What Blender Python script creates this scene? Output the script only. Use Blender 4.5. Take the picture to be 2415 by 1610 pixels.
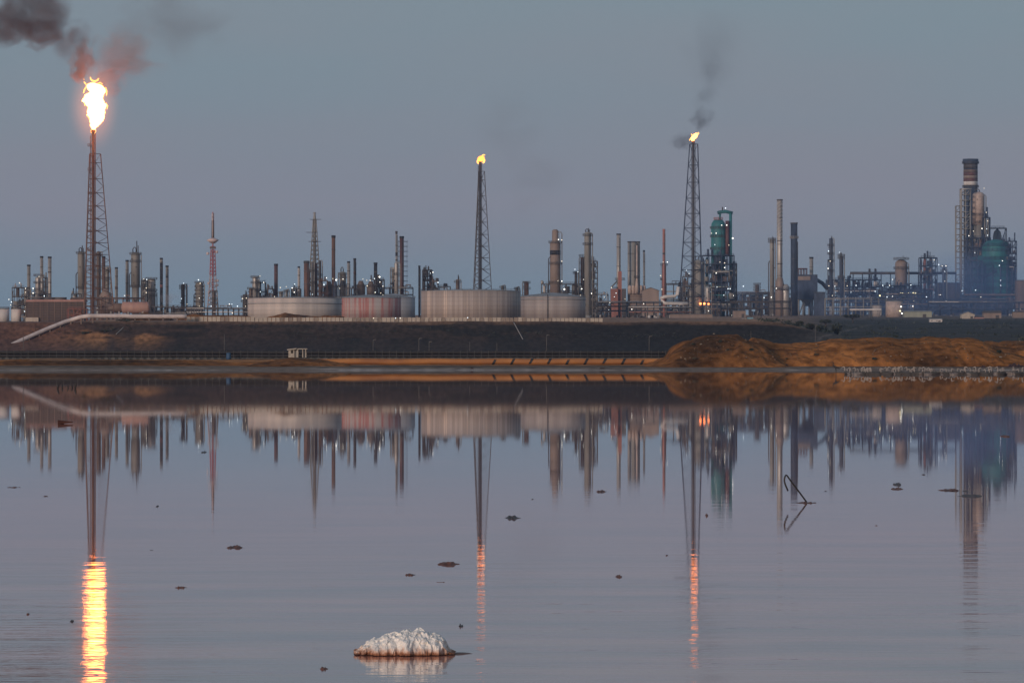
import bpy, math, random
from mathutils import Vector, noise
for o in list(bpy.data.objects): bpy.data.objects.remove(o)
SC = bpy.context.scene
COL = SC.collection
R = math.radians
F = 12075.0      # focal length of the photograph's lens in its own pixels (180 mm)
HC = 1.8         # eye height above the water
HOR = 849.0      # the horizon's row

# ------------------------------------------------------------------ camera
cam = bpy.data.cameras.new("camera"); co = bpy.data.objects.new("camera", cam); COL.objects.link(co)
cam.sensor_width = 36.0; cam.lens = 180.0
cam.shift_y = (HOR - 805.0) / 2415.0
cam.clip_start = 0.5; cam.clip_end = 40000
co.location = (0, 0, HC); co.rotation_euler = (R(90), 0, 0)
SC.camera = co

# ------------------------------------------------------------------ sky, sun, exposure
SUN_EL, SUN_AZ = 5.0, 210.0        # low behind the camera, to its left (azimuth clockwise from +Y)
w = bpy.data.worlds.new("World"); SC.world = w; w.use_nodes = True
nt = w.node_tree; nt.nodes.clear()
wo = nt.nodes.new("ShaderNodeOutputWorld"); bg = nt.nodes.new("ShaderNodeBackground")
sky = nt.nodes.new("ShaderNodeTexSky"); sky.sky_type = 'NISHITA'; sky.sun_disc = False
sky.sun_elevation = R(SUN_EL); sky.sun_rotation = R(SUN_AZ)
sky.air_density = 1.0; sky.dust_density = 2.0; sky.ozone_density = 2.0
bg.inputs[1].default_value = 0.1
tc = nt.nodes.new("ShaderNodeTexCoord"); sx = nt.nodes.new("ShaderNodeSeparateXYZ")
nt.links.new(tc.outputs['Generated'], sx.inputs[0])
ramp = nt.nodes.new("ShaderNodeValToRGB")
mr = nt.nodes.new("ShaderNodeMapRange"); mr.inputs[1].default_value = -0.02; mr.inputs[2].default_value = 0.98
nt.links.new(sx.outputs[2], mr.inputs[0]); nt.links.new(mr.outputs[0], ramp.inputs[0])
SKYC = [(0.0, (1.80, 2.62, 3.45)), (0.030, (1.92, 2.68, 3.42)), (0.050, (2.60, 2.80, 3.42)), (0.068, (2.34, 2.84, 3.44)), (0.10, (2.22, 2.92, 3.46)),
        (0.25, (1.9, 2.4, 2.9)), (1.0, (1.5, 2.0, 2.7))]
while len(ramp.color_ramp.elements) < len(SKYC): ramp.color_ramp.elements.new(0.5)
for e, (p, c) in zip(ramp.color_ramp.elements, SKYC):
    e.position = p; e.color = (*c, 1)
# faint banks of dusk cloud: large soft noise on the sky's own directions
mp = nt.nodes.new("ShaderNodeMapping"); mp.inputs['Scale'].default_value = (9, 9, 40)
nt.links.new(tc.outputs['Generated'], mp.inputs[0])
nz = nt.nodes.new("ShaderNodeTexNoise"); nz.inputs['Scale'].default_value = 1.0; nz.inputs['Detail'].default_value = 3
nt.links.new(mp.outputs[0], nz.inputs[0])
cl = nt.nodes.new("ShaderNodeValToRGB"); cl.color_ramp.elements[0].position = .35; cl.color_ramp.elements[1].position = .68
cl.color_ramp.elements[0].color = (.97, 1.01, 1.02, 1); cl.color_ramp.elements[1].color = (1.06, .985, .99, 1)
nt.links.new(nz.outputs[0], cl.inputs[0])
mul = nt.nodes.new("ShaderNodeMixRGB"); mul.blend_type = 'MULTIPLY'; mul.inputs[0].default_value = 1
nt.links.new(ramp.outputs[0], mul.inputs[1]); nt.links.new(cl.outputs[0], mul.inputs[2])
mix = nt.nodes.new("ShaderNodeMixRGB"); mix.inputs[0].default_value = 0.85
nt.links.new(sky.outputs[0], mix.inputs[1]); nt.links.new(mul.outputs[0], mix.inputs[2])
nt.links.new(mix.outputs[0], bg.inputs[0]); nt.links.new(bg.outputs[0], wo.inputs[0])

sl = bpy.data.lights.new("sun", 'SUN'); sl.energy = 2.0; sl.angle = R(12); sl.color = (1.0, 0.79, 0.66)
so = bpy.data.objects.new("sun", sl); COL.objects.link(so)
az, el = R(SUN_AZ), R(SUN_EL + 4)
sdir = Vector((math.sin(az) * math.cos(el), math.cos(az) * math.cos(el), math.sin(el)))
so.rotation_euler = sdir.to_track_quat('Z', 'Y').to_euler()
so.location = (0, 0, 100)
SC.view_settings.view_transform = 'Standard'; SC.view_settings.look = 'None'
SC.view_settings.gamma = 1; SC.view_settings.exposure = 0.0
SC.view_settings.use_curve_mapping = False
try:
    cy = SC.cycles
    cy.max_bounces = 6; cy.diffuse_bounces = 2; cy.glossy_bounces = 3; cy.transmission_bounces = 2; cy.volume_bounces = 1; cy.transparent_max_bounces = 12
    cy.use_denoising = True; cy.sample_clamp_indirect = 12
    cy.volume_step_rate = 1.0; cy.volume_max_steps = 128
except Exception as e: print(e)

# ------------------------------------------------------------------ helpers
def S(D): return D / F
def X(px, D): return (px - 1207.5) * D / F
def Z(py, D): return HC + (HOR - py) * D / F
def lerp_tab(t, x):
    if x <= t[0][0]: return t[0][1]
    for (a, b), (c, d) in zip(t, t[1:]):
        if x <= c: return b + (d - b) * (x - a) / (c - a)
    return t[-1][1]
def sstep(a, b, x):
    t = max(0, min(1, (x - a) / (b - a))); return t * t * (3 - 2 * t)

class MB:
    def __init__(s): s.v = []; s.f = []; s.smooth = []
    def add(s, vs, fs, sm=False):
        n = len(s.v); s.v += [tuple(v) for v in vs]; s.f += [tuple(i + n for i in f) for f in fs]; s.smooth += [sm] * len(fs); return s
    def box(s, x0, x1, y0, y1, z0, z1):
        vs = [(x, y, z) for z in (z0, z1) for y in (y0, y1) for x in (x0, x1)]
        return s.add(vs, [(0, 2, 3, 1), (4, 5, 7, 6), (0, 1, 5, 4), (2, 6, 7, 3), (0, 4, 6, 2), (1, 3, 7, 5)])
    def lathe(s, cx, cy, prof, n=16, cap=True):
        vs = []; fs = []
        for (r, z) in prof:
            for k in range(n):
                a = 2 * math.pi * k / n; vs.append((cx + r * math.cos(a), cy + r * math.sin(a), z))
        for j in range(len(prof) - 1):
            for k in range(n):
                a, b = j * n + k, j * n + (k + 1) % n; fs.append((a, b, b + n, a + n))
        s.add(vs, fs, True)
        if cap:
            m = len(s.v) - len(vs)
            s.f += [tuple(m + k for k in reversed(range(n))), tuple(m + (len(prof) - 1) * n + k for k in range(n))]; s.smooth += [False, False]
        return s
    def cyl(s, cx, cy, z0, z1, r, r1=None, n=14): return s.lathe(cx, cy, [(r, z0), (r if r1 is None else r1, z1)], n)
    def hcyl(s, x0, x1, cy, cz, r, n=12):
        vs = []; fs = []
        prof = [(x0 - r * .35, r * .3), (x0 - r * .2, r * .75), (x0, r), (x1, r), (x1 + r * .2, r * .75), (x1 + r * .35, r * .3)]
        for (x, q) in prof:
            for k in range(n):
                a = 2 * math.pi * k / n; vs.append((x, cy + q * math.cos(a), cz + q * math.sin(a)))
        for j in range(len(prof) - 1):
            for k in range(n):
                a, b = j * n + k, j * n + (k + 1) % n; fs.append((a, a + n, b + n, b))
        fs += [tuple(range(n)), tuple((len(prof) - 1) * n + k for k in reversed(range(n)))]
        return s.add(vs, fs, True)
    def tube(s, pts, r, n=6):
        pts = [Vector(p) for p in pts]; vs = []; fs = []
        for i, p in enumerate(pts):
            t = (pts[min(i + 1, len(pts) - 1)] - pts[max(i - 1, 0)]).normalized()
            u = t.orthogonal().normalized() if abs(t.z) > .9 else Vector((0, 0, 1)).cross(t).normalized()
            if abs(t.z) > .9: u = Vector((1, 0, 0)) - t * t.x; u.normalize()
            w_ = t.cross(u); rr = r[i] if isinstance(r, (list, tuple)) else r
            for k in range(n):
                a = 2 * math.pi * k / n; vs.append(p + (u * math.cos(a) + w_ * math.sin(a)) * rr)
        for i in range(len(pts) - 1):
            for k in range(n):
                a, b = i * n + k, i * n + (k + 1) % n; fs.append((a, b, b + n, a + n))
        fs += [tuple(reversed(range(n))), tuple((len(pts) - 1) * n + k for k in range(n))]
        return s.add(vs, fs, True)
    def bar(s, p, q, w): return s.tube([p, q], w * .6, 4)
    def build(s, name, mat, parent=None):
        me = bpy.data.meshes.new(name); me.from_pydata(s.v, [], s.f)
        me.polygons.foreach_set("use_smooth", s.smooth); me.update()
        if mat is not None: me.materials.append(mat)
        o = bpy.data.objects.new(name, me); COL.objects.link(o); o.parent = parent
        return o
def tag(o, label, cat, group=None, kind=None):
    o['label'] = label; o['category'] = cat
    if group: o['group'] = group
    if kind: o['kind'] = kind
    return o
def dup_tree(o, parent=None):
    c = o.copy(); COL.objects.link(c); c.parent = parent
    for ch in [k for k in bpy.data.objects if k.parent == o]: dup_tree(ch, c)
    return c

# ------------------------------------------------------------------ materials
def newmat(name):
    m = bpy.data.materials.new(name); m.use_nodes = True; n = m.node_tree
    return m, n, n.nodes['Principled BSDF']
def mat(name, c1, c2=None, rough=.65, scale=.25, stretch=(1, 1, .12), metal=0.0, lo=.35, hi=.65, detail=4, c3=None):
    m, n, p = newmat(name)
    if c2 is None: c2 = tuple(x * .6 for x in c1)
    t = n.nodes.new("ShaderNodeTexCoord"); mpn = n.nodes.new("ShaderNodeMapping"); mpn.inputs['Scale'].default_value = stretch
    nz = n.nodes.new("ShaderNodeTexNoise"); nz.inputs['Scale'].default_value = scale; nz.inputs['Detail'].default_value = detail
    r = n.nodes.new("ShaderNodeValToRGB"); r.color_ramp.elements[0].position = lo; r.color_ramp.elements[1].position = hi
    r.color_ramp.elements[0].color = (*c2, 1); r.color_ramp.elements[1].color = (*c1, 1)
    if c3:
        e = r.color_ramp.elements.new(min(.98, hi + .12)); e.color = (*c3, 1)
    n.links.new(t.outputs['Object'], mpn.inputs[0]); n.links.new(mpn.outputs[0], nz.inputs[0]); n.links.new(nz.outputs[0], r.inputs[0])
    n.links.new(r.outputs[0], p.inputs['Base Color'])
    p.inputs['Roughness'].default_value = rough; p.inputs['Metallic'].default_value = metal
    return m
def emit(name, c, s, sample=False):
    m = bpy.data.materials.new(name); m.use_nodes = True; n = m.node_tree; n.nodes.clear()
    e = n.nodes.new("ShaderNodeEmission"); e.inputs[0].default_value = (*c, 1); e.inputs[1].default_value = s
    o = n.nodes.new("ShaderNodeOutputMaterial"); n.links.new(e.outputs[0], o.inputs[0])
    m.cycles.emission_sampling = 'AUTO' if sample else 'NONE'
    return m
MT = dict(
    grey=mat("weathered_grey_steel", (.30, .29, .27), (.19, .18, .165)),
    pale=mat("pale_aluminium", (.46, .43, .40), (.32, .30, .28), rough=.45, metal=.3),
    dark=mat("sooty_steel", (.085, .075, .07), (.045, .04, .04)),
    black=mat("black_soot", (.022, .02, .022), (.012, .011, .012)),
    rust=mat("rusty_steel", (.20, .105, .062), (.11, .055, .038), scale=.3),
    redrust=mat("red_oxide_steel", (.13, .05, .042), (.08, .035, .033)),
    brown=mat("brown_steel", (.17, .115, .085), (.10, .07, .055)),
    red=mat("faded_red_paint", (.40, .17, .14), (.30, .13, .11)),
    brick=mat("brick_red_paint", (.30, .115, .08), (.20, .08, .06)),
    beam=mat("structural_steel", (.13, .115, .105), (.075, .07, .068), scale=.5, stretch=(1, 1, 1)),
    bluesteel=mat("haze_tinted_steel", (.048, .068, .11), (.022, .032, .055), scale=.3, stretch=(1, 1, .5)),  # steel with the blue of distant haze put into its colour
    teal=mat("teal_paint", (.03, .22, .22), (.025, .13, .15), scale=.12),
    tealdark=mat("dark_teal_paint", (.022, .17, .175), (.016, .085, .105), scale=.12),
    pink=mat("warm_galvanised_sheet", (.50, .39, .335), (.36, .28, .24), scale=.4, stretch=(1, 1, 1)),
    white=mat("white_paint", (.62, .58, .55), (.45, .42, .40)),
    redwhite=mat("red_mast_paint", (.50, .12, .12), (.36, .10, .10)),
    mastwhite=mat("mast_white_paint", (.62, .50, .48), (.50, .40, .39)),
    lamp=emit("lamp_glow", (1, .95, .85), 3.0), lampdim=emit("dim_lamp_glow", (1, .86, .66), 1.5), lampcool=emit("cool_lamp_glow", (.85, .95, 1), 2.2),
    lampwarm=emit("warm_lamp_glow", (1, .85, .45), 3.2),
    lampred=emit("burner_glow", (1, .22, .06), 7.0),
)

# ------------------------------------------------------------------ land
MIDP = [(880, 874.9), (905, 873.2), (930, 869), (960, 864), (1010, 859), (1100, 847), (1250, 834), (1976, 834), (2000, 758.5), (2100, 757), (2900, 752), (4000, 748.5), (5200, 743), (7000, 745)]
LEFP = [(880, 874.9), (905, 873.2), (930, 869), (960, 864), (1010, 859), (1100, 847), (1250, 834), (1976, 834), (2000, 760), (2900, 760), (3600, 759), (5200, 757), (7000, 757)]
RIGP = [(880, 874.9), (905, 873.2), (930, 869), (960, 864), (1010, 859), (1100, 851), (1250, 845), (1600, 818), (2000, 793), (2600, 776), (3200, 763), (4000, 752), (4600, 745), (5200, 741), (7000, 743)]
def gy(px, D):
    m = lerp_tab(MIDP, D)
    if px < 340: m = m + (lerp_tab(LEFP, D) - m) * (1 - sstep(120, 330, px))
    if px > 1760: m = m + (lerp_tab(RIGP, D) - m) * sstep(1800, 2010, px)
    return m
def gz(x, D, rough=True):
    px = 1207.5 + x * F / max(D, 1)
    if D < 880: z = -0.35 - min(3, (880 - D) * .01)
    elif D > 7000: z = Z(gy(px, 7000), 7000)
    else: z = Z(gy(px, D), D)
    if rough and D > 890:
        a = .10 if D < 1100 else (.35 if D < 2050 else .5)
        z += a * noise.fractal((x * .035, D * .012, 3.1), 1.0, 2.0, 4)
        if D < 1000: z += .06 * noise.noise((x * .12, D * .05, 7.0))
    return z

def D_of(px, py, a=1976.0, b=2000.0):      # where the bank's face is met at a height of the picture
    for _ in range(30):
        m = (a + b) / 2
        if gy(px, m) > py: a = m
        else: b = m
    return (a + b) / 2
def land_color(px, x, D):
    zz = gz(x, D, False) if 1970 < D < 2003 else D * .02
    n1 = noise.fractal((x * .012, D * .006 + zz * .1, 1.3), 1.0, 2.0, 4); n2 = noise.fractal((x * .05, D * .02 + zz * .35, 8.3), 1.0, 2.0, 4)
    def mixc(a, b, t):
        t = max(0, min(1, t)); return tuple(p + (q - p) * t for p, q in zip(a, b))
    grey = (.225, .165, .125); mud = (.115, .085, .06); orange = (.42, .175, .05); olive = (.10, .075, .045)
    dark = mixc((.014, .013, .012), (.048, .035, .028), .5 + n1 * 1.3 + n2 * .5)
    dark = mixc(dark, (.060, .041, .033), sstep(1000, 250, px))
    dark = mixc(dark, (.014, .016, .015), sstep(.1, .5, n2) * .7)
    dark = mixc(dark, (.022, .021, .020), sstep(1150, 1500, px))
    if D < 930: c = mixc((.09, .065, .05), mixc(grey, (.42, .36, .32), sstep(-.25, .2, n2)), sstep(893, 905, D + n2 * 10))
    elif D < 975: c = mixc(grey, mud, sstep(935, 968, D) + n2 * .5)
    elif D < 1085: c = mixc(mud, orange, sstep(970, 985, D) * sstep(-.45, .15, n2 + .25))
    elif D < 1240: c = mixc(orange, olive, sstep(1085, 1110, D) + n2 * .2)
    elif D < 1998: c = mixc(olive, dark, sstep(1240, 1290, D))
    else:
        dirt = mixc((.23, .15, .105), (.38, .22, .13), .5 + n1 + n2)
        c = mixc(dark, dirt, sstep(1997, 2004, D) + n2 * .25)
    if px < 420 and D > 1400:      # bare orange earth and brown rubble by the white pipe
        e = sstep(.0, .3, noise.fractal((x * .035 + 4, zz * .16, 5.0), 1, 2, 4)) * sstep(1976, 1982, D)
        c = mixc(c, (.33, .165, .075), e * sstep(30, 80, px) * sstep(420, 330, px) * .9)
        c = mixc(c, (.165, .082, .056), sstep(1500, 1800, D) * .8 * sstep(250, 110, px))
    if px > 1800 and D > 1150:      # the low green ground in front of the blue towers
        t = sstep(1810, 1990, px)
        g = mixc((.018, .024, .022), (.045, .042, .036), .5 + n1 * 1.3 + n2 * .6)
        g = mixc(g, (.16, .12, .095), sstep(3600, 4300, D) * .8)
        st = abs(((D + 260 * noise.noise((x * .004, D * .0007, 2))) % 560) - 280)
        g = mixc(g, (.09, .075, .065), sstep(26, 8, st) * .75)
        g = mixc(g, (.22, .18, .15), .8 * max(0, 1 - abs(gy(px, D) - (797 - (px - 1927) * .243)) / 1.6) * sstep(2060, 2030, px))
        c = mixc(c, g, t)
    return c

def make_land():
    us = [-.42, -.32, -.24, -.18, -.14, -.118] + [-.108 + .216 * i / 330 for i in range(331)] + [.118, .14, .18, .24, .32, .42]
    Ds = [60, 400, 700, 820, 860]
    D = 880
    while D < 7000:
        Ds.append(D)
        D += 3.0 if D < 1130 else (9 if D < 1260 else (30 if D < 1960 else (1.0 if D < 2006 else (12 if D < 2100 else (26 if D < 3000 else 60)))))
    Ds += [7000, 7900]
    vs = []; cs = []
    for D in Ds:
        for u in us:
            x = u * D; px = 1207.5 + u * F
            vs.append((x, D, gz(x, D))); cs.append((*land_color(px, x, D), 1))
    n = len(us); fs = [(j * n + i, j * n + i + 1, (j + 1) * n + i + 1, (j + 1) * n + i) for j in range(len(Ds) - 1) for i in range(n - 1)]
    me = bpy.data.meshes.new("ground"); me.from_pydata(vs, [], fs)
    ca = me.color_attributes.new("earth", 'FLOAT_COLOR', 'POINT'); ca.data.foreach_set("color", [k for c in cs for k in c])
    me.polygons.foreach_set("use_smooth", [True] * len(fs)); me.update()
    m, nn, p = newmat("earth_and_gravel")
    at = nn.nodes.new("ShaderNodeVertexColor"); at.layer_name = "earth"
    g = nn.nodes.new("ShaderNodeNewGeometry"); mpn = nn.nodes.new("ShaderNodeMapping"); mpn.inputs['Scale'].default_value = (.55, .10, .9)
    nz = nn.nodes.new("ShaderNodeTexNoise"); nz.inputs['Scale'].default_value = 1; nz.inputs['Detail'].default_value = 6
    r = nn.nodes.new("ShaderNodeValToRGB"); r.color_ramp.elements[0].color = (.5, .5, .5, 1); r.color_ramp.elements[1].color = (1.45, 1.42, 1.4, 1)
    r.color_ramp.elements[0].position = .3; r.color_ramp.elements[1].position = .72
    mu = nn.nodes.new("ShaderNodeMixRGB"); mu.blend_type = 'MULTIPLY'; mu.inputs[0].default_value = 1
    nn.links.new(g.outputs['Position'], mpn.inputs[0]); nn.links.new(mpn.outputs[0], nz.inputs[0]); nn.links.new(nz.outputs[0], r.inputs[0])
    nn.links.new(at.outputs[0], mu.inputs[1]); nn.links.new(r.outputs[0], mu.inputs[2]); nn.links.new(mu.outputs[0], p.inputs['Base Color'])
    p.inputs['Roughness'].default_value = .9; p.inputs['Specular IOR Level'].default_value = .2
    me.materials.append(m)
    o = bpy.data.objects.new("ground", me); COL.objects.link(o); o['kind'] = 'structure'
make_land()

# ------------------------------------------------------------------ water
def make_water():
    b = MB()
    b.add([(-420, -60, 0), (420, -60, 0), (420, 1100, 0), (-420, 1100, 0)], [(0, 1, 2, 3)])
    m, n, p = newmat("still_salt_water")
    g = n.nodes.new("ShaderNodeNewGeometry")
    def noise_at(scale, sc, det=3, off=0):
        mpn = n.nodes.new("ShaderNodeMapping"); mpn.inputs['Scale'].default_value = sc; mpn.inputs['Location'].default_value = (off, off, 0)
        t = n.nodes.new("ShaderNodeTexNoise"); t.inputs['Scale'].default_value = scale; t.inputs['Detail'].default_value = det
        n.links.new(g.outputs['Position'], mpn.inputs[0]); n.links.new(mpn.outputs[0], t.inputs[0]); return t.outputs[0]
    # silt colour: pinkish shallows near, greyer far
    r = n.nodes.new("ShaderNodeValToRGB"); r.color_ramp.elements[0].color = (.30, .13, .11, 1); r.color_ramp.elements[1].color = (.85, .34, .25, 1)
    r.color_ramp.elements[0].position = .35; r.color_ramp.elements[1].position = .7
    n.links.new(noise_at(1.0, (.35, .75, 1), 5, 3), r.inputs[0]); n.links.new(r.outputs[0], p.inputs['Base Color'])
    p.inputs['IOR'].default_value = 1.34
    rr = n.nodes.new("ShaderNodeMapRange"); rr.inputs[1].default_value = .3; rr.inputs[2].default_value = .7; rr.inputs[3].default_value = .012; rr.inputs[4].default_value = .024
    sy = n.nodes.new("ShaderNodeSeparateXYZ"); n.links.new(g.outputs['Position'], sy.inputs[0])
    far = n.nodes.new("ShaderNodeMapRange"); far.inputs[1].default_value = 60; far.inputs[2].default_value = 420; far.inputs[3].default_value = 1; far.inputs[4].default_value = .28; n.links.new(sy.outputs[1], far.inputs[0])   # the far water lies in the lee of the bank
    rm = n.nodes.new("ShaderNodeMath"); rm.operation = 'MULTIPLY'; n.links.new(far.outputs[0], rm.inputs[1])
    n.links.new(noise_at(1.0, (.02, .012, 1), 3, 9), rr.inputs[0]); n.links.new(rr.outputs[0], rm.inputs[0]); n.links.new(rm.outputs[0], p.inputs['Roughness'])
    b1 = n.nodes.new("ShaderNodeBump"); b1.inputs['Distance'].default_value = .0024; b1.inputs['Strength'].default_value = 1
    calm = n.nodes.new("ShaderNodeMapRange"); calm.inputs[1].default_value = 26; calm.inputs[2].default_value = 50; calm.inputs[3].default_value = 1; calm.inputs[4].default_value = .012; n.links.new(sy.outputs[1], calm.inputs[0])
    hm = n.nodes.new("ShaderNodeMath"); hm.operation = 'MULTIPLY'; n.links.new(noise_at(1.0, (2.6, 7.0, 1), 3), hm.inputs[0])
    wind = n.nodes.new("ShaderNodeMapRange"); wind.inputs[1].default_value = .35; wind.inputs[2].default_value = .65; wind.inputs[3].default_value = .1; wind.inputs[4].default_value = 1.5; n.links.new(noise_at(1.0, (.45, 1.5, 1), 4, 21), wind.inputs[0])
    wm = n.nodes.new("ShaderNodeMath"); wm.operation = 'MULTIPLY'; n.links.new(calm.outputs[0], wm.inputs[0]); n.links.new(wind.outputs[0], wm.inputs[1])
    n.links.new(wm.outputs[0], hm.inputs[1]); n.links.new(hm.outputs[0], b1.inputs['Height'])
    b2 = n.nodes.new("ShaderNodeBump"); b2.inputs['Distance'].default_value = .0008; b2.inputs['Strength'].default_value = 1
    calm2 = n.nodes.new("ShaderNodeMapRange"); calm2.inputs[1].default_value = 44; calm2.inputs[2].default_value = 82; calm2.inputs[3].default_value = 1; calm2.inputs[4].default_value = .08; n.links.new(sy.outputs[1], calm2.inputs[0])
    h2 = n.nodes.new("ShaderNodeMath"); h2.operation = 'MULTIPLY'; w2 = n.nodes.new('ShaderNodeMath'); w2.operation = 'MULTIPLY'; n.links.new(calm2.outputs[0], w2.inputs[0]); n.links.new(wind.outputs[0], w2.inputs[1]); n.links.new(noise_at(1.0, (.7, 2.3, 1), 6, 5), h2.inputs[0]); n.links.new(w2.outputs[0], h2.inputs[1]); n.links.new(h2.outputs[0], b2.inputs['Height']); n.links.new(b1.outputs[0], b2.inputs['Normal'])
    n.links.new(b2.outputs[0], p.inputs['Normal'])
    o = b.build("water", m); o['kind'] = 'structure'
make_water()

# ------------------------------------------------------------------ orange spoil mounds
def earth_mat():
    m, n, p = newmat("orange_spoil_earth")
    g = n.nodes.new("ShaderNodeTexCoord")
    def nz(scale, lo, hi, c0, c1, sc=(1, 1, 1)):
        mpn = n.nodes.new("ShaderNodeMapping"); mpn.inputs['Scale'].default_value = sc
        t = n.nodes.new("ShaderNodeTexNoise"); t.inputs['Scale'].default_value = scale; t.inputs['Detail'].default_value = 6
        r = n.nodes.new("ShaderNodeValToRGB"); r.color_ramp.elements[0].position = lo; r.color_ramp.elements[1].position = hi
        r.color_ramp.elements[0].color = (*c0, 1); r.color_ramp.elements[1].color = (*c1, 1)
        n.links.new(g.outputs['Object'], mpn.inputs[0]); n.links.new(mpn.outputs[0], t.inputs[0]); n.links.new(t.outputs[0], r.inputs[0]); return r
    a = nz(.045, .36, .6, (.095, .048, .022), (.38, .16, .05)); b = nz(.55, .33, .7, (.45, .42, .38), (1.35, 1.3, 1.25), (1, 1, .35))
    mu = n.nodes.new("ShaderNodeMixRGB"); mu.blend_type = 'MULTIPLY'; mu.inputs[0].default_value = 1
    n.links.new(a.outputs[0], mu.inputs[1]); n.links.new(b.outputs[0], mu.inputs[2]); n.links.new(mu.outputs[0], p.inputs['Base Color'])
    p.inputs['Roughness'].default_value = .95; p.inputs['Specular IOR Level'].default_value = .1
    bp = n.nodes.new("ShaderNodeBump"); bp.inputs['Distance'].default_value = .4; bp.inputs['Strength'].default_value = .6
    n.links.new(b.outputs[0], bp.inputs['Height']); n.links.new(bp.outputs[0], p.inputs['Normal'])
    return m
EARTH = earth_mat()
def mound(prof, D0, depth, seed, rough=.5):
    x0, x1 = prof[0][0], prof[-1][0]; nx = int((x1 - x0) / 3.2); nd = 44
    vs = []; Dc = D0 + depth * .5
    for j in range(nd + 1):
        D = D0 + depth * j / nd
        for i in range(nx + 1):
            px = x0 + (x1 - x0) * i / nx; xw = X(px, Dc)
            top = Z(lerp_tab(prof, px + 9 * noise.noise((px * .03, D * .1, seed))), Dc); base = gz(xw, D, False) - .25
            t = j / nd; k = math.sin(math.pi * min(1, t * 1.0)) ** .75 if 0 < t < 1 else 0
            h = max(0, top - base) * k
            h += min(1, h) * rough * (noise.fractal((xw * .22, D * .22, seed), 1, 2, 5) * .75 + .5 * noise.noise((xw * .09, D * .05, seed + 4)))
            gl = max(0, .22 - abs(noise.noise((xw * .13 + .4 * noise.noise((xw * .05, D * .06, seed)), D * .02, seed + 9)))) / .22
            h -= min(1, h) * rough * .75 * gl ** 1.5 * (1 - .6 * t)
            vs.append((xw, D, base + max(h, 0)))
    n = nx + 1; fs = [(j * n + i, j * n + i + 1, (j + 1) * n + i + 1, (j + 1) * n + i) for j in range(nd) for i in range(nx)]
    me = bpy.data.meshes.new("earth_mound"); me.from_pydata(vs, [], fs); me.polygons.foreach_set("use_smooth", [True] * len(fs)); me.materials.append(EARTH); me.update()
    o = bpy.data.objects.new("earth_mound", me); COL.objects.link(o); o['kind'] = 'structure'; return o
mound([(1515, 862), (1545, 853), (1565, 842), (1582, 826), (1605, 808), (1630, 797), (1660, 791), (1700, 789), (1742, 791), (1765, 800), (1800, 812), (1830, 838), (1860, 862)], 952, 46, 2.0, .6)
mound([(1735, 862), (1760, 815), (1778, 795), (1800, 801), (1822, 808), (1860, 808), (1905, 806), (1960, 801), (2030, 798), (2060, 796), (2130, 796), (2210, 796), (2285, 797), (2305, 801), (2330, 813), (2360, 827), (2395, 838), (2440, 849), (2470, 862)], 960, 44, 11.0, .4)
mound([(2255, 852), (2310, 808), (2335, 804), (2380, 805), (2430, 807), (2520, 815), (2600, 850)], 1060, 60, 23.0, .5)
mound([(560, 868), (600, 857), (650, 848), (690, 843), (720, 845), (760, 849), (800, 855), (840, 866)], 958, 30, 31.0, .3)
mound([(-60, 862), (-20, 852), (60, 849), (200, 850.5), (330, 849), (480, 851), (560, 853), (640, 852), (700, 866)], 985, 20, 37.0, .25)
# heaps of bare earth behind the crest
mound([(285, 750), (305, 741), (330, 739), (350, 737), (366, 741), (390, 748), (405, 752)], 2160, 40, 41.0, .5)
mound([(425, 750), (440, 744), (458, 739), (475, 743), (520, 745), (580, 744), (600, 749)], 2180, 40, 43.0, .4)
mound([(625, 750), (650, 742), (675, 738), (700, 741), (730, 745), (800, 744), (812, 748)], 2180, 40, 47.0, .4)

# ------------------------------------------------------------------ builders for plant
REG = []      # (root, x0, x1, y0, y1, D, depth of the front face) for hanging lamps on what carries them
class T:
    """one thing: an Empty on the ground; local metres; px/py turn picture measures into local metres at its distance"""
    def __init__(s, name, label, cat, xc, D, x0, x1, y0, y1, front=0, group=None, zb=None):
        s.D = D; s.xc = xc; s.s = D / F
        xw = X(xc, D); s.z0 = (gz(xw, D, False) - .4) if zb is None else zb
        s.o = bpy.data.objects.new(name, None); COL.objects.link(s.o); s.o.location = (xw, D, s.z0)
        s.o.empty_display_size = 1
        tag(s.o, label, cat, group); REG.append((s.o, min(x0, x1), max(x0, x1), y0, y1, D, front))
    def x(s, px): return (px - s.xc) * s.s
    def z(s, py): return Z(py, s.D) - s.z0
    def part(s, name, mb, m, label=None):
        o = mb.build(name, MT[m] if isinstance(m, str) else m, s.o)
        if label: o['label'] = label
        return o
def ringdeck(b, cx, cy, z, r0, r1, s, rail=True, n=16, a0=0, a1=2 * math.pi):
    b.lathe(cx, cy, [(r1, z - .12 * s), (r1, z + .12 * s)], n)
    if rail:
        for k in range(n):
            a = a0 + (a1 - a0) * k / n; p = (cx + r1 * math.cos(a), cy + r1 * math.sin(a), z); b.bar(p, (p[0], p[1], z + 1.3 * s), .16 * s)
        for h in (.7, 1.3):
            pts = [(cx + r1 * math.cos(2 * math.pi * k / n), cy + r1 * math.sin(2 * math.pi * k / n), z + h * s) for k in range(n + 1)]
            b.tube(pts, .085 * s, 4)
def ladder(b, x, y, z0, z1, w=.8, step=1.6, cage=True):
    b.bar((x - w / 2, y, z0), (x - w / 2, y, z1), .16); b.bar((x + w / 2, y, z0), (x + w / 2, y, z1), .16)
    z = z0 + .5
    while z < z1:
        b.bar((x - w / 2, y, z), (x + w / 2, y, z), .14); z += step
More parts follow.
